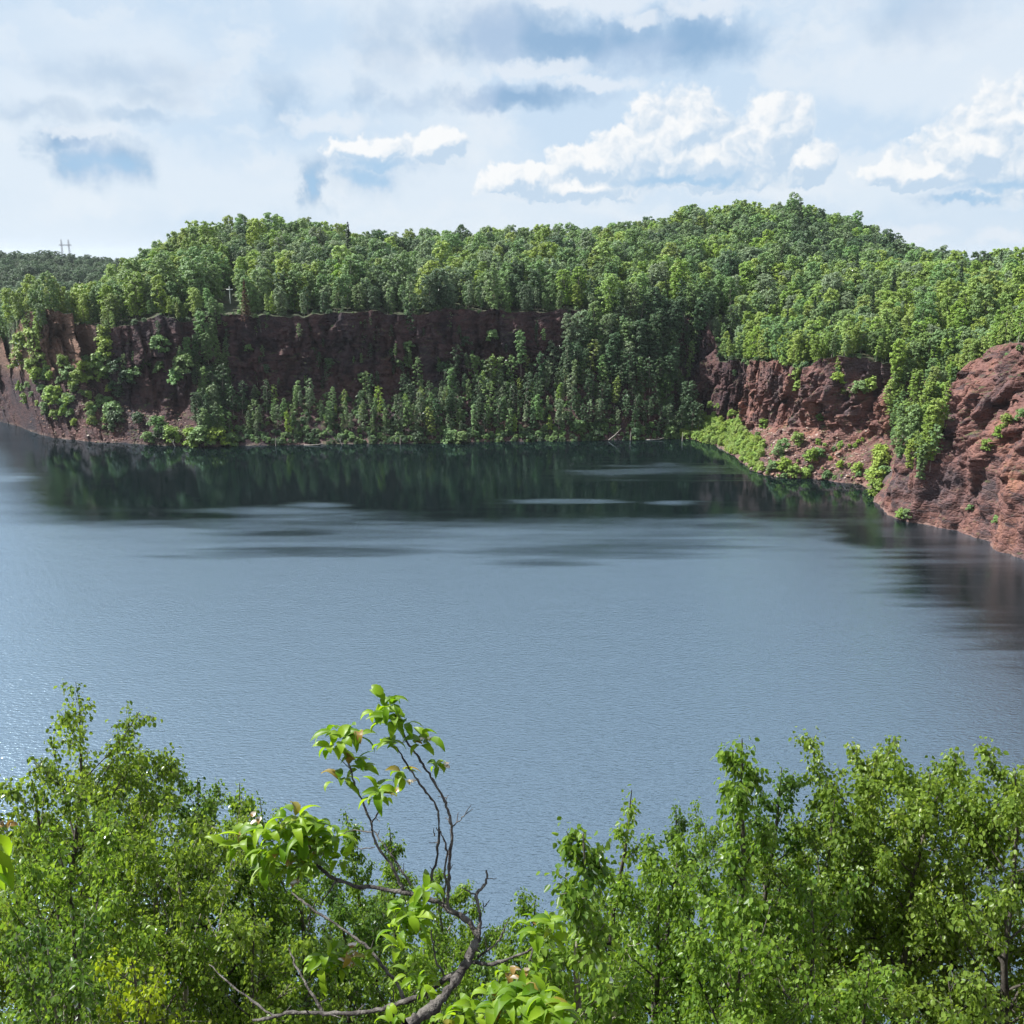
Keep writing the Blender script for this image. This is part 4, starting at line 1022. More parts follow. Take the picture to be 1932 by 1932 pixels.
FG = [  # u, v of the tip, range, crown radius, leaves, leaf length, tone, form, name, lean(x,y), label
    (150, 1352, 9.5, 1.15, 6000, .058, 'poplar', 'spread', (0.9, 0.2), 'tallest ragged poplar at the left edge, leaning over the lake'),
    (60, 1470, 8.6, 1.1, 7000, .056, 'poplar', 'spread', (-0.1, 0.2), 'thin poplar at the far left of the bank, below the leaning one'),
    (268, 1425, 9.8, 1.15, 13000, .056, 'poplar', 'spread', (0.2, 0.1), 'dense poplar right of the tallest leaning one, on the left bank'),
    (372, 1470, 10.2, .9, 9000, .055, 'dark', 'spread', (0.1, 0.1), 'dark green poplar third from the left in the left-hand clump'),
    (452, 1478, 10.8, .8, 8000, .055, 'birch', 'cone', (0.1, 0), 'bushy green birch at the right end of the left-hand clump'),
    (491, 1508, 13.5, .45, 2500, .055, 'dark', 'cone', (0, 0), 'small spire-topped birch peeping out behind the left-hand clump'),
    (110, 1600, 7.0, 1.2, 11000, .052, 'birch', 'spread', (0.1, 0), 'leafy birch filling the lower left corner of the bank'),
    (330, 1600, 7.6, 1.2, 12000, .052, 'poplar', 'spread', (0, 0), 'dense poplar below the dark one, low on the left bank'),
    (560, 1560, 9.8, .9, 9000, .052, 'birch', 'spread', (0, 0), 'birch behind the left leaf cluster of the plum tree'),
    (652, 1530, 11.5, .6, 5000, .055, 'birch', 'cone', (0, 0), 'slender birch top between the two leafy ends of the plum tree'),
    (735, 1560, 11.8, .7, 6000, .055, 'birch', 'cone', (0, 0), 'slender birch right behind the plum tree stems'),
    (640, 1690, 8.2, 1.1, 12000, .050, 'dark', 'spread', (0, 0), 'dense birch under the long left plum branch'),
    (820, 1650, 10.2, .85, 9000, .052, 'birch', 'spread', (0, 0), 'rounded birch behind the fork of the plum tree'),
    (895, 1690, 10.8, .6, 5000, .052, 'birch', 'cone', (0, 0), 'small birch right of the plum fork against the water'),
    (480, 1740, 6.8, 1.0, 10000, .048, 'poplar', 'spread', (0, 0), 'low poplar under the left plum leaves at the frame bottom'),
    (800, 1790, 7.4, 1.0, 10000, .048, 'birch', 'spread', (0, 0), 'low birch at the bottom behind the plum trunk'),
    (248, 1808, 5.2, .55, 3200, .042, 'lime', 'spread', (0, 0), 'yellow-green young bush, brightest in the lower left'),
    (90, 1790, 5.6, .9, 8000, .045, 'dark', 'spread', (0, 0), 'dark leafy sapling in the bottom left corner'),
    (1400, 1395, 6.6, .72, 6500, .062, 'birch', 'cone', (0.05, 0), 'tall narrow birch with dark double stem, highest right of the plum'),
    (1192, 1490, 8.4, .5, 2200, .060, 'birch', 'cone', (0, 0), 'thin sparse birch top left of the tall narrow birch'),
    (1275, 1518, 10.2, .65, 5000, .056, 'dark', 'cone', (0, 0), 'greyish birch top between the thin and the tall narrow one'),
    (1475, 1448, 8.6, .6, 4200, .056, 'dark', 'spread', (0, 0), 'dark poplar top just right of the tall narrow birch'),
    (1100, 1572, 4.9, .75, 5200, .064, 'birch', 'cone', (-0.1, 0), 'near birch with the biggest leaves, left end of the right-hand clump'),
    (1575, 1480, 8.4, .9, 9000, .056, 'poplar', 'spread', (0, 0), 'rounded poplar right of the water gap beside the tall birch'),
    (1655, 1396, 8.8, 1.0, 11000, .056, 'poplar', 'spread', (0, 0), 'highest poplar of the right-hand clump with tufted top'),
    (1755, 1430, 8.6, .95, 10000, .056, 'poplar', 'spread', (0, 0), 'poplar between the tufted one and the right edge'),
    (1840, 1446, 9.0, .9, 9000, .056, 'poplar', 'spread', (0, 0), 'poplar with bare dark stem second from the right edge'),
    (1915, 1420, 8.4, .95, 10000, .056, 'poplar', 'spread', (0, 0), 'poplar cut by the right edge of the picture'),
    (1010, 1690, 9.4, .8, 8000, .052, 'birch', 'spread', (0, 0), 'low birch left of the near big-leaved one, beside open water'),
    (1250, 1640, 6.8, .95, 10000, .056, 'birch', 'spread', (0, 0), 'bushy birch below the thin sparse birch'),
    (1530, 1650, 6.6, .9, 9000, .054, 'birch', 'spread', (0, 0), 'bushy birch at the foot of the rounded right poplar'),
    (1400, 1760, 5.6, .8, 7000, .054, 'birch', 'spread', (0, 0), 'low leafy birch at the bottom under the tall narrow one'),
    (1120, 1800, 5.6, .8, 7000, .050, 'birch', 'spread', (0, 0), 'low birch at the bottom right of the plum trunk'),
    (1640, 1800, 5.8, .7, 6000, .050, 'birch', 'spread', (0, 0), 'low birch at the bottom left of the bare dark trunks'),
    (1860, 1830, 5.8, .7, 5000, .048, 'poplar', 'spread', (0, 0), 'low poplar sapling in the bottom right corner'),
    (940, 1840, 6.4, .8, 7000, .048, 'dark', 'spread', (0, 0), 'low dark birch at the bottom centre behind the plum trunk'),
    (1330, 1560, 11.5, 1.0, 8000, .054, 'birch', 'spread', (0, 0), 'birch filling the gap behind the tall narrow birch'),
    (1180, 1640, 11.0, 1.0, 8000, .054, 'birch', 'spread', (0, 0), 'birch behind the near big-leaved one and the thin sparse one'),
    (1480, 1600, 11.0, 1.0, 8000, .054, 'poplar', 'spread', (0, 0), 'poplar behind and below the dark poplar top'),
    (1600, 1560, 11.5, 1.1, 9000, .054, 'poplar', 'spread', (0, 0), 'poplar filling the space behind the rounded right poplar'),
    (190, 1500, 11.0, 1.2, 10000, .054, 'dark', 'spread', (0, 0), 'dark poplar behind the two tall ones of the left clump'),
    (30, 1560, 9.5, 1.2, 10000, .052, 'poplar', 'spread', (0, 0), 'poplar half cut by the left edge of the picture'),
    (400, 1600, 11.0, 1.0, 9000, .052, 'birch', 'spread', (0, 0), 'birch behind the dense low poplar of the left bank'),
    (540, 1680, 10.5, 1.0, 9000, .052, 'birch', 'spread', (0, 0), 'birch behind the grey lower limb of the plum tree'),
    (720, 1660, 11.0, 1.0, 9000, .052, 'birch', 'spread', (0, 0), 'birch behind the long left plum branch, nearest the water'),
    (1050, 1760, 9.0, .9, 8000, .052, 'birch', 'spread', (0, 0), 'birch below the right leaf cluster of the plum tree'),
    (870, 1790, 9.5, .9, 8000, .052, 'birch', 'spread', (0, 0), 'birch close behind the thick plum trunk'),
    (1720, 1640, 12.5, 1.2, 9000, .052, 'birch', 'spread', (0, 0), 'green birch seen between the bare trunks on the right'),
    (1880, 1660, 12.0, 1.2, 9000, .052, 'birch', 'spread', (0, 0), 'green birch behind the bare trunk at the right edge'),
]
for i, (u, v, rg, rad, nl, lf, tone, form, lean, lab) in enumerate(FG):
    v = v + (28 if u > 1490 else 0); tp = at_range(u, v, rg); lf *= 0.76; nl = int(nl * (1.7 if u < 1500 else 1.3)); v0 = v
    pop = tone in ('poplar',) or 'poplar' in lab
    fg_tree('poplar_tree' if pop else 'birch_tree' if 'birch' in lab else 'bush', tp, rad, nl, lf, tone, 500 + i, lab, 'poplar tree' if pop else 'birch tree' if 'birch' in lab else 'bush',
            GP_ if pop else GB if 'birch' in lab else None, form, lean, crown_from=None, bark=M_fgpale if i % 5 == 2 and u < 1500 else None)

# ------------------------------------------------------------------ the plum tree close to the viewpoint
M_plum = leaf_material('plum_leaves', (0.11, 0.235, 0.014), (0.30, 0.45, 0.032), transl=0.62, gloss=0.012, rough=0.5, c3=(0.30, 0.20, 0.05))
M_plumbark = bark_material('plum_bark', (0.030, 0.025, 0.023), (0.11, 0.10, 0.09), 34.0, 0.8)
M_plumred = leaf_material('young_plum_leaves', (0.26, 0.13, 0.05), (0.30, 0.24, 0.06), transl=0.4, gloss=0.1)
def zp(zx, zy, d): return at_depth(387.4 + zx * .3483, 1259.2 + zy * .3483, d)
BR_ = [  # depth at each end, radius at each end (m), traced bends
    (2.75, 2.9, .024, .015, [(1110, 1932), (1175, 1885), (1250, 1830), (1300, 1770), (1345, 1715), (1395, 1635), (1430, 1560), (1455, 1510), (1480, 1460)]),
    (2.9, 3.05, .013, .006, [(1480, 1460), (1440, 1390), (1370, 1335), (1280, 1282), (1200, 1252), (1080, 1217), (960, 1200), (800, 1180), (700, 1146), (640, 1108), (600, 1060), (560, 960)]),
    (2.93, 2.8, .008, .003, [(1310, 1290), (1313, 1200), (1322, 1080), (1332, 960), (1336, 862), (1312, 765), (1290, 710), (1240, 622), (1200, 568), (1160, 490), (1112, 432), (1080, 380), (1045, 290), (1020, 210)]),
    (2.95, 2.9, .006, .003, [(1222, 1160), (1250, 1040), (1264, 920), (1266, 800), (1240, 732), (1180, 652), (1120, 572), (1065, 485), (1035, 430)]),
    (2.93, 2.9, .006, .002, [(1292, 1270), (1300, 1150), (1306, 1000), (1290, 912), (1250, 868)]),
    (2.97, 2.95, .007, .003, [(1080, 1217), (1040, 1150), (1022, 1090), (940, 990), (906, 905), (900, 842), (862, 742), (812, 642), (790, 560), (745, 440)]),
    (2.95, 2.9, .004, .002, [(900, 842), (940, 790), (935, 720)]),
    (2.95, 3.0, .003, .0015, [(904, 892), (800, 878), (750, 902)]),
    (2.95, 3.0, .003, .0015, [(915, 975), (860, 984), (820, 975)]),
    (2.97, 3.05, .005, .002, [(1112, 1180), (1040, 1060), (992, 1000), (930, 912), (908, 880)]),
    (2.97, 3.0, .003, .001, [(985, 990), (992, 955), (1020, 902)]),
    (2.9, 2.95, .009, .004, [(1480, 1460), (1490, 1380), (1482, 1300), (1466, 1232), (1500, 1195), (1530, 1140), (1522, 1098)]),
    (2.93, 2.95, .004, .002, [(1466, 1232), (1425, 1215), (1388, 1188)]),
    (2.94, 2.95, .003, .001, [(1525, 1142), (1578, 1140)]),
    (2.94, 2.95, .003, .001, [(1500, 1320), (1520, 1280), (1540, 1260)]),
    (2.9, 2.7, .008, .003, [(1440, 1592), (1500, 1606), (1590, 1600), (1700, 1556), (1780, 1520), (1850, 1440), (1890, 1400)]),
    (2.9, 2.85, .005, .0015, [(1475, 1570), (1570, 1500), (1600, 1470), (1620, 1410), (1650, 1352)]),
    (2.72, 2.65, .004, .002, [(1775, 1522), (1740, 1640), (1690, 1730)]),
    (2.85, 3.1, .012, .007, [(1395, 1635), (1270, 1702), (1190, 1770), (1080, 1812), (990, 1842), (870, 1870), (760, 1872), (640, 1875), (560, 1868), (450, 1872), (380, 1892), (260, 1912)]),
    (3.0, 3.3, .008, .004, [(1082, 1805), (1042, 1722), (980, 1640), (900, 1532), (820, 1470), (700, 1390), (600, 1322), (520, 1262), (470, 1222)]),
    (3.05, 3.2, .007, .003, [(640, 1875), (570, 1762), (522, 1680), (482, 1600), (450, 1520)]),
    (3.1, 3.3, .006, .002, [(375, 1888), (280, 1822), (190, 1760), (90, 1682), (20, 1610)]),
    (2.96, 3.0, .004, .002, [(712, 1150), (680, 1200), (640, 1255), (620, 1300)]),
    (3.0, 3.0, .005, .002, [(1000, 1840), (1020, 1780), (1025, 1720)]),
    (2.9, 2.8, .005, .002, [(1340, 1720), (1250, 1600), (1230, 1500), (1225, 1420)]),
    (2.7, 2.6, .006, .003, [(1480, 1932), (1560, 1862), (1620, 1830)]),
    (2.95, 2.95, .003, .001, [(1338, 862), (1385, 825), (1415, 790), (1440, 742)]),
    (2.92, 2.92, .002, .001, [(1300, 725), (1318, 690)]),
    (2.9, 2.9, .003, .001, [(1240, 915), (1238, 870)]),
]
root_p = zp(1110, 1932, 2.75)
gzr = float(ground(root_p[0] - 0.25, root_p[1] - 0.1)[0][0]) - 0.2
plum = empty('plum_tree', (root_p[0] - 0.25, root_p[1] - 0.1, gzr)); off = np.array(plum.location)
T = Tubes()
T.add(np.array([[0, 0, -0.1], [0.02, 0.0, 0.35 * (root_p[2] - gzr)], [0.12, 0.05, 0.75 * (root_p[2] - gzr)], list(root_p - off)]), [0.045, 0.036, 0.028, 0.0245], 9)
rb = np.random.default_rng(77)
for d0, d1, r0, r1, pts in BR_:
    r0, r1 = r0 * 0.7, r1 * 0.75
    n = len(pts); ds = np.linspace(d0, d1, n)
    P3 = np.array([zp(x, y, d) for (x, y), d in zip(pts, ds)]) - off
    # finer, slightly knotty
    tt = np.linspace(0, n - 1, (n - 1) * 4 + 1)
    Q = np.stack([np.interp(tt, np.arange(n), P3[:, k]) for k in range(3)], 1)
    Q[1:-1] = (Q[:-2] + 2 * Q[1:-1] + Q[2:]) / 4 + rb.normal(size=(len(Q) - 2, 3)) * 0.0016
    rr_ = np.linspace(r0, r1, len(Q)) * (1 + 0.16 * rb.normal(size=len(Q)))
    T.add(Q, np.maximum(rr_, r1 * 0.7), 8)
    for k in range(2, len(Q) - 2, 5):        # short spurs
        if rb.random() < 0.5:
            e = Q[k] + rb.normal(size=3) * 0.018 + np.array([0, 0, 0.012]); T.add([Q[k], e], [max(0.0016, r1 * 0.7), 0.001], 4)
link('trunk', T.mesh('trunk', M_plumbark), plum)
def plum_leaf(base, d, up, L, W, droop, fold, r):
    """one broad pointed leaf that arches over and hangs: 3 x 9 points"""
    d = d / np.linalg.norm(d); side = np.cross(d, up); side /= np.linalg.norm(side) + 1e-9
    nrm = np.cross(side, d); m = 9; p = np.array(base, float); ang = 0.0; rows = []
    for k in range(m):
        s = k / (m - 1)
        w = W * math.sin(math.pi * min(1, s ** 0.75)) ** 0.85 * (1 - 0.25 * s) + (0.02 * W if k in (0, m - 1) else 0)
        w *= 1 + (0.06 if k % 2 else -0.04)
        c, sn = math.cos(ang), math.sin(ang)
        dd = d * c - nrm * sn; nn = nrm * c + d * sn
        rows.append([p + side * w + nn * fold * w, p.copy(), p - side * w + nn * fold * w])
        p = p + dd * (L / (m - 1)); ang += droop / (m - 1)
    return np.array(rows).reshape(-1, 3)
LQ = np.array([[3 * k + c, 3 * k + c + 1, 3 * k + c + 4, 3 * k + c + 3] for k in range(8) for c in (0, 1)])
CL = [  # cluster centre, depth, spread in trace units, leaves, leaf length (m)
    (1000, 215, 2.8, 70, 12, .068), (1010, 300, 2.8, 60, 9, .078), (940, 250, 2.82, 45, 7, .066), (1075, 300, 2.82, 30, 4, .06), (1000, 420, 2.82, 45, 6, .06),
    (735, 380, 2.95, 75, 11, .080), (690, 440, 2.95, 50, 7, .080), (800, 500, 2.95, 50, 7, .070), (740, 620, 2.95, 55, 7, .065), (820, 360, 2.95, 55, 6, .070), (860, 560, 2.95, 45, 4, .06),
    (935, 690, 2.9, 65, 12, .070), (1190, 390, 2.82, 50, 5, .075), (1170, 420, 2.82, 30, 4, .05), (1060, 570, 2.9, 45, 7, .060), (1250, 530, 2.86, 40, 6, .045),
    (480, 830, 3.0, 85, 14, .085), (540, 920, 3.0, 80, 12, .080), (430, 960, 3.0, 80, 12, .085), (620, 960, 3.0, 70, 10, .070), (700, 930, 3.02, 70, 10, .070), (360, 1010, 3.0, 70, 10, .085), (480, 1080, 3.0, 70, 9, .080),
    (330, 1090, 3.0, 60, 6, .080), (560, 1060, 3.0, 60, 8, .070), (730, 1030, 3.02, 55, 7, .065), (200, 930, 3.05, 55, 6, .085), (150, 980, 3.05, 50, 5, .085), (240, 870, 3.05, 45, 4, .080), (330, 880, 3.0, 60, 7, .08), (600, 850, 3.0, 50, 6, .07),
    (1190, 1210, 2.88, 60, 7, .075), (1080, 1320, 2.88, 60, 8, .075), (1130, 1370, 2.88, 60, 9, .075), (1050, 1420, 2.88, 55, 6, .075), (1040, 1520, 2.9, 55, 6, .065), (1160, 1440, 2.88, 45, 5, .06),
    (650, 1580, 3.05, 65, 9, .080), (620, 1640, 3.05, 55, 6, .075), (780, 1570, 3.05, 50, 5, .06), (730, 1620, 3.05, 45, 5, .06), (880, 1580, 3.0, 40, 3, .055),
    (1150, 1690, 2.85, 55, 7, .060), (1200, 1750, 2.85, 55, 6, .060), (1100, 1650, 2.9, 45, 4, .055),
    (1820, 1430, 2.66, 65, 9, .070), (1770, 1440, 2.66, 50, 5, .065), (1880, 1400, 2.64, 55, 8, .070), (1630, 1650, 2.7, 50, 6, .055), (1800, 1640, 2.65, 60, 7, .06), (1650, 1700, 2.7, 35, 4, .05),
    (1560, 1770, 2.6, 70, 8, .075), (1680, 1790, 2.55, 75, 10, .085), (1790, 1800, 2.55, 75, 10, .085), (1600, 1860, 2.55, 70, 8, .08), (1450, 1850, 2.6, 60, 6, .07), (1380, 1870, 2.6, 55, 6, .07), (1850, 1860, 2.5, 80, 10, .085), (1720, 1900, 2.5, 70, 9, .08), (1950, 1880, 2.5, 60, 6, .08), (1300, 1920, 2.62, 50, 5, .06), (1010, 1910, 2.8, 45, 5, .06), (1040, 1900, 2.8, 40, 4, .06),
]
PV, PF, PR, RV, RF = [], [], [], [], []
n_, m_ = 0, 0
rl = np.random.default_rng(91)
for zx, zy, d, sp, k, L in CL:
    c = zp(zx, zy, d) - off
    s3 = sp * .3483 / FPX * d
    for q in range(int(k * 1.35 + 0.5)):
        a = q * 2.399 + rl.random() * 0.8; el_ = rl.uniform(-0.3, 0.9)
        dr_ = np.array([math.cos(a) * math.cos(el_), math.sin(a) * math.cos(el_) * 0.8, math.sin(el_)])
        b = c + dr_ * s3 * rl.uniform(0.05, 0.5) + rl.normal(size=3) * s3 * 0.25
        up = np.array([0, 0, 1.0]) + rl.normal(size=3) * 0.3
        v = plum_leaf(b, dr_, up, L * rl.uniform(0.55, 1.05), L * rl.uniform(0.155, 0.22), rl.uniform(0.9, 2.3), rl.uniform(0.2, 0.6), rl)
        PV.append(v); PF.append(LQ + n_); n_ += 27; PR.append(np.full(27, rl.random()))
for zx, zy, d in ((1075, 640, 2.9), (1085, 610, 2.9), (440, 1050, 3.0), (620, 1030, 3.0), (800, 1560, 3.05), (790, 1550, 3.05), (820, 1565, 3.05), (290, 830, 3.05), (1180, 400, 2.82), (1310, 530, 2.86), (1650, 1640, 2.7), (1740, 1680, 2.66), (500, 1150, 3.0), (750, 1600, 3.05)):
    c = zp(zx, zy, d) - off
    for q in range(3):
        a = rl.random() * 6.28; dr_ = np.array([math.cos(a), math.sin(a), rl.uniform(0, 0.8)])
        RV.append(plum_leaf(c + rl.normal(size=3) * 0.01, dr_, np.array([0, 0, 1.0]), 0.032, 0.009, 1.2, 0.3, rl)); RF.append(LQ + m_); m_ += 27
def quads(name, V, F, mat, rnd):
    V = np.concatenate(V); F = np.concatenate(F)
    return mesh_np(name, V, F, np.full(len(F), 4), mat, smooth=True, attr={'rnd': rnd})
link('foliage', quads('foliage', PV, PF, M_plum, np.concatenate(PR)), plum)
link('young_leaves', quads('young_leaves', RV, RF, M_plumred, rl.random(m_)), plum)['label'] = 'reddish young leaf tips'
tag(plum, 'nearest plum tree with dark knotty bare twigs and drooping yellow-green leaf clusters', 'plum tree')
# a second sapling just left of the viewpoint: only its outermost leaves reach into view
sp_ = at_depth(-140, 1700, 1.35); gz2 = float(ground(sp_[0], sp_[1])[0][0]) - 0.15
sap = empty('plum_sapling', (sp_[0], sp_[1], gz2)); o2 = np.array(sap.location); T = Tubes()
tipA, tipB = at_depth(-8, 1612, 1.25) - o2, at_depth(2, 1545, 1.3) - o2
mid = sp_ - o2
T.add([[0, 0, -0.1], [0.01, 0.02, mid[2] * 0.5], mid, mid + (tipA - mid) * 0.5 + [0, 0, 0.02], tipA], [0.014, 0.011, 0.007, 0.004, 0.002], 7)
T.add([mid, mid + (tipB - mid) * 0.5 + [0, 0, 0.03], tipB], [0.005, 0.003, 0.0015], 6)
link('trunk', T.mesh('trunk', M_plumbark), sap)
V, F, n_ = [], [], 0
for b, dd, L, W, dp in ((at_depth(-14, 1580, 1.25), (0.55, 0.1, -0.5), .040, .010, 1.2), (at_depth(-24, 1606, 1.26), (0.62, -0.25, -0.62), .062, .0145, 0.45), (at_depth(-18, 1634, 1.24), (0.22, 0.3, -0.9), .052, .012, 0.35), (at_depth(-60, 1610, 1.28), (-0.6, 0.1, 0.1), .06, .015, 1.3), (at_depth(-90, 1660, 1.3), (0.1, 0.3, -0.5), .06, .015, 1.2)):
    V.append(plum_leaf(b - o2, np.array(dd), np.array([0.75, -0.35, 0.6]), L, W, dp, 0.55, rl)); F.append(LQ + n_); n_ += 27
link('foliage', quads('foliage', V, F, M_plum, np.repeat(rl.uniform(0.35, 0.7, n_ // 27), 27)), sap)
V, F, n_ = [], [], 0
for q in range(5):
    a = q * 1.3; V.append(plum_leaf(at_depth(12 + 6 * math.cos(a), 1555 + 8 * math.sin(a), 1.3) - o2, np.array([math.cos(a), 0.2, math.sin(a)]), np.array([0, -0.6, 0.8]), 0.011, 0.004, 1.0, 0.3, rl)); F.append(LQ + n_); n_ += 27
link('young_leaves', quads('young_leaves', V, F, M_plumred, rl.random(n_)), sap)
tag(sap, 'plum sapling whose bright leaves just reach in at the left edge', 'plum sapling')
# weeds on the near bank between the trunks
nb = zone_points(40000, lambda x, y, z, dr, a, b, u, v: (y > 4) & (y < 34) & (u > -300) & (u < 2250), (-24, 30, 2, 36), 12)[:30000]
rw = np.random.default_rng(15); nw = len(nb)
tuft = fbm(nb[:, 0] / 0.9, nb[:, 1] / 0.9, 19, 3)
wp = nb + np.stack([rw.normal(size=nw) * 0.1, rw.normal(size=nw) * 0.1, 0.02 + 0.9 * rw.random(nw) * np.clip(tuft * 2 - 0.5, 0.1, 1.2)], 1)
wd = rw.normal(size=(nw, 3)) * 0.7 + np.array([0, 0, 0.25]); wn = rw.normal(size=(nw, 3)) * 0.5 + np.array([0, 0, 1.0])
v, f, sz = leaf_blades(wp, wd, wn, rw.uniform(0.04, 0.10, nw), width=0.9)
tag(link('bank_weeds', mesh_np('bank_weeds', v, f, sz, M_fg['birch'], attr={'rnd': np.repeat(rw.random(nw), 8)})),
    'green weeds and low growth covering the near bank under the trees', 'undergrowth', kind='stuff')
#FG-END

# ================================================================== SKY, SUN, CAMERA
def make_world():
    w = bpy.data.worlds.new('World'); S.world = w; w.use_nodes = True
    w.cycles.sampling_method = 'MANUAL'; w.cycles.sample_map_resolution = 512
    nt = w.node_tree; nt.nodes.clear(); g = G(nt)
    sky = g.node('ShaderNodeTexSky', sky_type='NISHITA'); sky.sun_disc = False
    sky.sun_elevation = SUN_EL; sky.sun_rotation = SUN_ROT
    bg1 = g.node('ShaderNodeBackground'); nt.links.new(sky.outputs[0], bg1.inputs[0]); bg1.inputs[1].default_value = 0.05
    D = g.node('ShaderNodeTexCoord').outputs['Generated']
    sep = g.node('ShaderNodeSeparateXYZ'); g.put(sep.inputs[0], D)
    az = g.math('MULTIPLY', g.math('ARCTAN2', sep.outputs[0], sep.outputs[1]), 180 / math.pi)
    el = g.math('MULTIPLY', g.math('ARCSINE', sep.outputs[2]), 180 / math.pi)
    cmb = g.node('ShaderNodeCombineXYZ'); g.put(cmb.inputs[0], az); g.put(cmb.inputs[1], el); Q = cmb.outputs[0]
    K = 1932 / 55.0                                    # picture units per degree: sizes below are angular sizes
    def blobs(q, lst):
        out = None
        for (u, v, ru, rv) in lst:
            a, e = azel(u, v)
            d = g.vmath('LENGTH', g.vmath('MULTIPLY', g.vmath('SUBTRACT', q, (a, e, 0)), (K / ru, K / rv, 0)), out=1)
            out = d if out is None else g.math('MINIMUM', out, d)
        return g.math('SUBTRACT', 1.0, out)
    def nz(q, sc, det, ro=0.55, out=0):
        return g.noise(q, sc, det, ro, out=out, dims='2D')
    def vor(q, sc):
        n = g.node('ShaderNodeTexVoronoi', feature='F1', voronoi_dimensions='2D'); g.put(n.inputs[0], q); n.inputs['Scale'].default_value = sc
        return n.outputs[0]
    warp = g.vmath('SUBTRACT', nz(Q, 0.55, 4, 0.6, out=1), (0.5, 0.5, 0.5))
    Qw = g.vmath('ADD', Q, g.vmath('SCALE', warp, scale=1.5))
    # --- sunlit cumulus: blobs with cauliflower edges; the side towards the sun is white, the underside blue-grey
    CUM = [(1290, 248, 100, 66), (1330, 300, 190, 56), (1210, 290, 90, 50), (1465, 262, 62, 74), (1520, 305, 62, 40), (1120, 312, 100, 36), (995, 338, 95, 34), (1080, 355, 150, 28),
           (1905, 232, 90, 58), (1850, 285, 110, 44), (1740, 328, 105, 26), (1960, 280, 120, 80),
           (690, 282, 70, 22), (830, 275, 60, 30)]
    def dens(q, det):
        b = g.math('ADD', g.math('MULTIPLY', vor(q, 0.55), -0.55), g.math('MULTIPLY', vor(q, 1.35), -0.36))
        b = g.math('ADD', b, g.math('MULTIPLY', vor(q, 3.1), -0.16))
        return g.math('ADD', g.math('MULTIPLY', blobs(q, CUM), 1.25), g.math('ADD', b, 0.68))
    d0 = dens(Qw, 5)
    d1 = dens(g.vmath('ADD', Qw, (-0.30, 0.42, 0)), 3)
    fineN = nz(Q, 2.2, 5, 0.6)
    dd = g.math('ADD', d0, g.math('MULTIPLY', g.math('SUBTRACT', fineN, 0.5), 0.35))
    ca = g.ss(dd, -0.14, 0.34)
    lit = g.ss(g.math('ADD', g.math('SUBTRACT', d0, d1), g.math('MULTIPLY', fineN, 0.25)), -0.28, 0.72)
    ccol = g.mix(lit, (0.56, 0.70, 0.86), (0.97, 0.98, 0.99))
    ccol = g.mix(g.ss(dd, 0.30, 0.0, 0, 0.7), ccol, (0.86, 0.91, 0.96))
    # --- thin veil with bluer lanes
    wq = g.vmath('ADD', Q, g.vmath('SCALE', warp, scale=2.2))
    lane = nz(g.mapping(wq, (0.06, 0.20, 1)), 1.0, 2, 0.4)
    veil = g.mix(g.ss(lane, 0.34, 0.62), (0.60, 0.745, 0.91), (0.745, 0.84, 0.945))
    veil = g.mix(g.ss(nz(g.mapping(wq, (0.16, 0.34, 1)), 1.0, 5, 0.55), 0.45, 0.72, 0, 0.6), veil, (0.84, 0.895, 0.955))
    veil = g.mix(g.ss(el, 5.0, -1.5, 0, 0.5), veil, (0.68, 0.80, 0.915))
    # --- shaded undersides of the nearer clouds
    DRK = [(1090, 82, 290, 40), (950, 60, 130, 54), (1290, 76, 140, 44), (970, 184, 150, 18), (185, 302, 78, 38), (125, 268, 50, 20), (590, 350, 30, 44)]
    DRK2 = [(742, 72, 60, 64), (700, 340, 60, 34), (532, 185, 36, 50), (285, 180, 70, 18), (240, 140, 130, 30), (60, 208, 80, 18), (255, 217, 70, 14), (690, 178, 24, 40), (780, 192, 60, 16),
            (1740, 30, 90, 44), (720, 305, 110, 20), (1290, 338, 160, 13), (1885, 348, 90, 16), (1815, 372, 70, 10)]
    dq = g.vmath('ADD', Q, g.vmath('MULTIPLY', warp, (3.2, 1.7, 0)))
    dn = g.math('MULTIPLY', g.math('SUBTRACT', nz(Q, 0.5, 5, 0.5), 0.5), 1.0)
    dk = g.math('ADD', blobs(dq, DRK), dn)
    dk2 = g.math('ADD', blobs(dq, DRK2), dn)
    da = g.math('MAXIMUM', g.ss(dk, -0.6, 0.85, 0, 0.86), g.ss(dk2, -0.8, 1.0, 0, 0.42))
    dcol = g.mix(g.ss(nz(Q, 0.22, 2), 0.4, 0.6), (0.24, 0.42, 0.65), (0.38, 0.53, 0.74))
    # bright lumps over the big dark cloud base
    TOPS = [(1150, 6, 110, 30), (1215, 38, 50, 14), (1060, -6, 70, 18), (1340, 10, 90, 22), (1010, 132, 130, 20), (1130, 155, 110, 16), (620, 232, 90, 20), (160, 250, 80, 10), (1740, 437, 70, 18), (1890, 447, 60, 16), (740, 280, 130, 30)]
    td = g.math('ADD', blobs(Qw, TOPS), g.math('ADD', g.math('MULTIPLY', vor(Qw, 0.9), -0.5), g.math('MULTIPLY', fineN, 0.5)))
    ta = g.ss(td, -0.15, 0.6, 0, 0.8)
    c = g.mix(da, veil, dcol)
    c = g.mix(ta, c, (0.80, 0.865, 0.945))
    c = g.mix(ca, c, ccol)
    c = g.mix(g.math('MULTIPLY', g.ss(g.math('MAXIMUM', dk, dk2), 0.0, 0.8, 0, 0.8), g.ss(el, 5.6, 4.6)), c, (0.36, 0.58, 0.82))
    # higher up, outside the picture, the veil opens into broken cloud and blue sky
    up = g.ss(el, 13.5, 24.0)
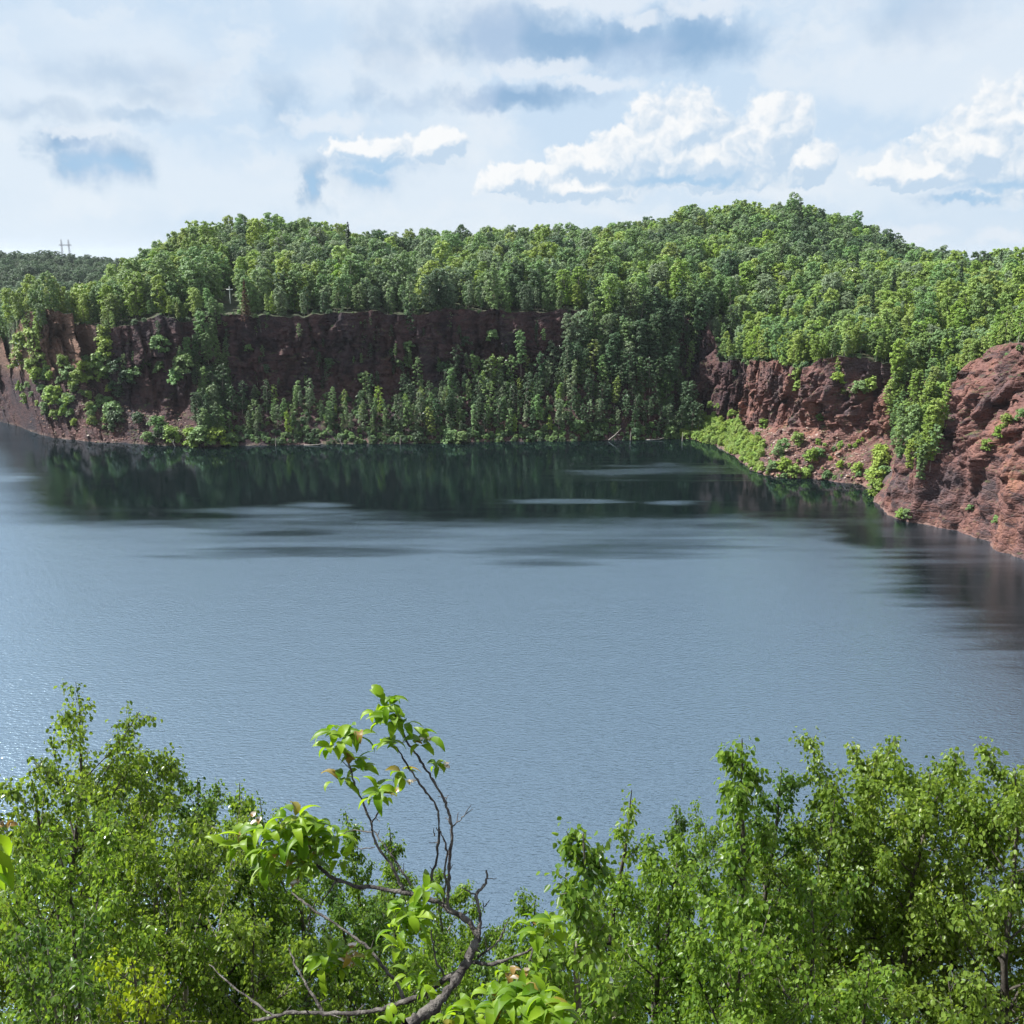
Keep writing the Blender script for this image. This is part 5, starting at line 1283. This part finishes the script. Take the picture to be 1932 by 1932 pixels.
    hi = g.noise(D, 3.2, 4, 0.6)
    zen = g.ss(el, 45.0, 72.0)
    cover = g.mix(up, (0.95, 0.95, 0.95), g.mix(zen, g.ss(hi, 0.30, 0.50, 0.6, 0.95), g.ss(hi, 0.46, 0.62, 0.0, 0.55)))
    c = g.mix(up, c, g.mix(g.ss(hi, 0.5, 0.72), (0.86, 0.94, 1.04), (0.66, 0.75, 0.88)))
    c = g.mix(g.ss(el, -0.5, -3.0), c, (0.10, 0.13, 0.10))
    bg2 = g.node('ShaderNodeBackground'); g.put(bg2.inputs[0], c); bg2.inputs[1].default_value = 0.47
    mx = g.node('ShaderNodeMixShader'); g.put(mx.inputs[0], cover)
    nt.links.new(bg1.outputs[0], mx.inputs[1]); nt.links.new(bg2.outputs[0], mx.inputs[2])
    nt.links.new(mx.outputs[0], g.node('ShaderNodeOutputWorld').inputs[0])
sun_dir = np.array([-0.74, 0.16, 0.95]); sun_dir /= np.linalg.norm(sun_dir)     # towards the sun
SUN_EL = math.asin(sun_dir[2]); SUN_ROT = math.atan2(sun_dir[0], sun_dir[1])
make_world()
ld = bpy.data.lights.new('sun', 'SUN'); ld.energy = 5.0; ld.angle = R(0.53); ld.color = (1.0, 0.975, 0.93)
lo = bpy.data.objects.new('sun', ld); COL.objects.link(lo)
from mathutils import Vector
lo.rotation_euler = Vector(-sun_dir).to_track_quat('-Z', 'Y').to_euler(); lo.location = (-60, 30, 120)

def haze_box(density):
    m, nt = mat_new('summer_haze'); g = G(nt)
    pv = g.node('ShaderNodeVolumePrincipled'); pv.inputs['Density'].default_value = density
    pv.inputs['Color'].default_value = (0.82, 0.91, 1.0, 1); pv.inputs['Anisotropy'].default_value = 0.3
    nt.links.new(pv.outputs[0], g.node('ShaderNodeOutputMaterial').inputs['Volume'])
    x0, x1, y0, y1, z0, z1 = -7000, 7000, -7000, 7500, -7.0, 90.0
    v = [(x, y, z) for z in (z0, z1) for x, y in ((x0, y0), (x1, y0), (x1, y1), (x0, y1))]
    f = [3, 2, 1, 0, 4, 5, 6, 7, 0, 1, 5, 4, 1, 2, 6, 5, 2, 3, 7, 6, 3, 0, 4, 7]
    tag(link('haze', mesh_np('haze', np.array(v, float), f, [4] * 6, m)), kind='stuff')
if HAZE: haze_box(HAZE)
cam = bpy.data.cameras.new('camera'); co = bpy.data.objects.new('camera', cam); COL.objects.link(co)
co.location = (0, 0, H); co.rotation_euler = (math.pi / 2 - PITCH, 0, 0)
cam.sensor_fit = 'HORIZONTAL'; cam.sensor_width = 36.0; cam.lens = 36.0 * FPX / 1932
cam.clip_start = 0.05; cam.clip_end = 20000
S.camera = co
S.view_settings.view_transform = 'Standard'; S.view_settings.look = 'None'; S.view_settings.exposure = 1.10; S.view_settings.gamma = 1.0
S.cycles.use_denoising = True; S.cycles.use_adaptive_sampling = True; S.cycles.adaptive_threshold = 0.02
S.cycles.max_bounces = 6; S.cycles.diffuse_bounces = 3; S.cycles.glossy_bounces = 3; S.cycles.transmission_bounces = 4; S.cycles.transparent_max_bounces = 4
S.cycles.caustics_reflective = False; S.cycles.caustics_refractive = False
S.cycles.sample_clamp_indirect = 4.0
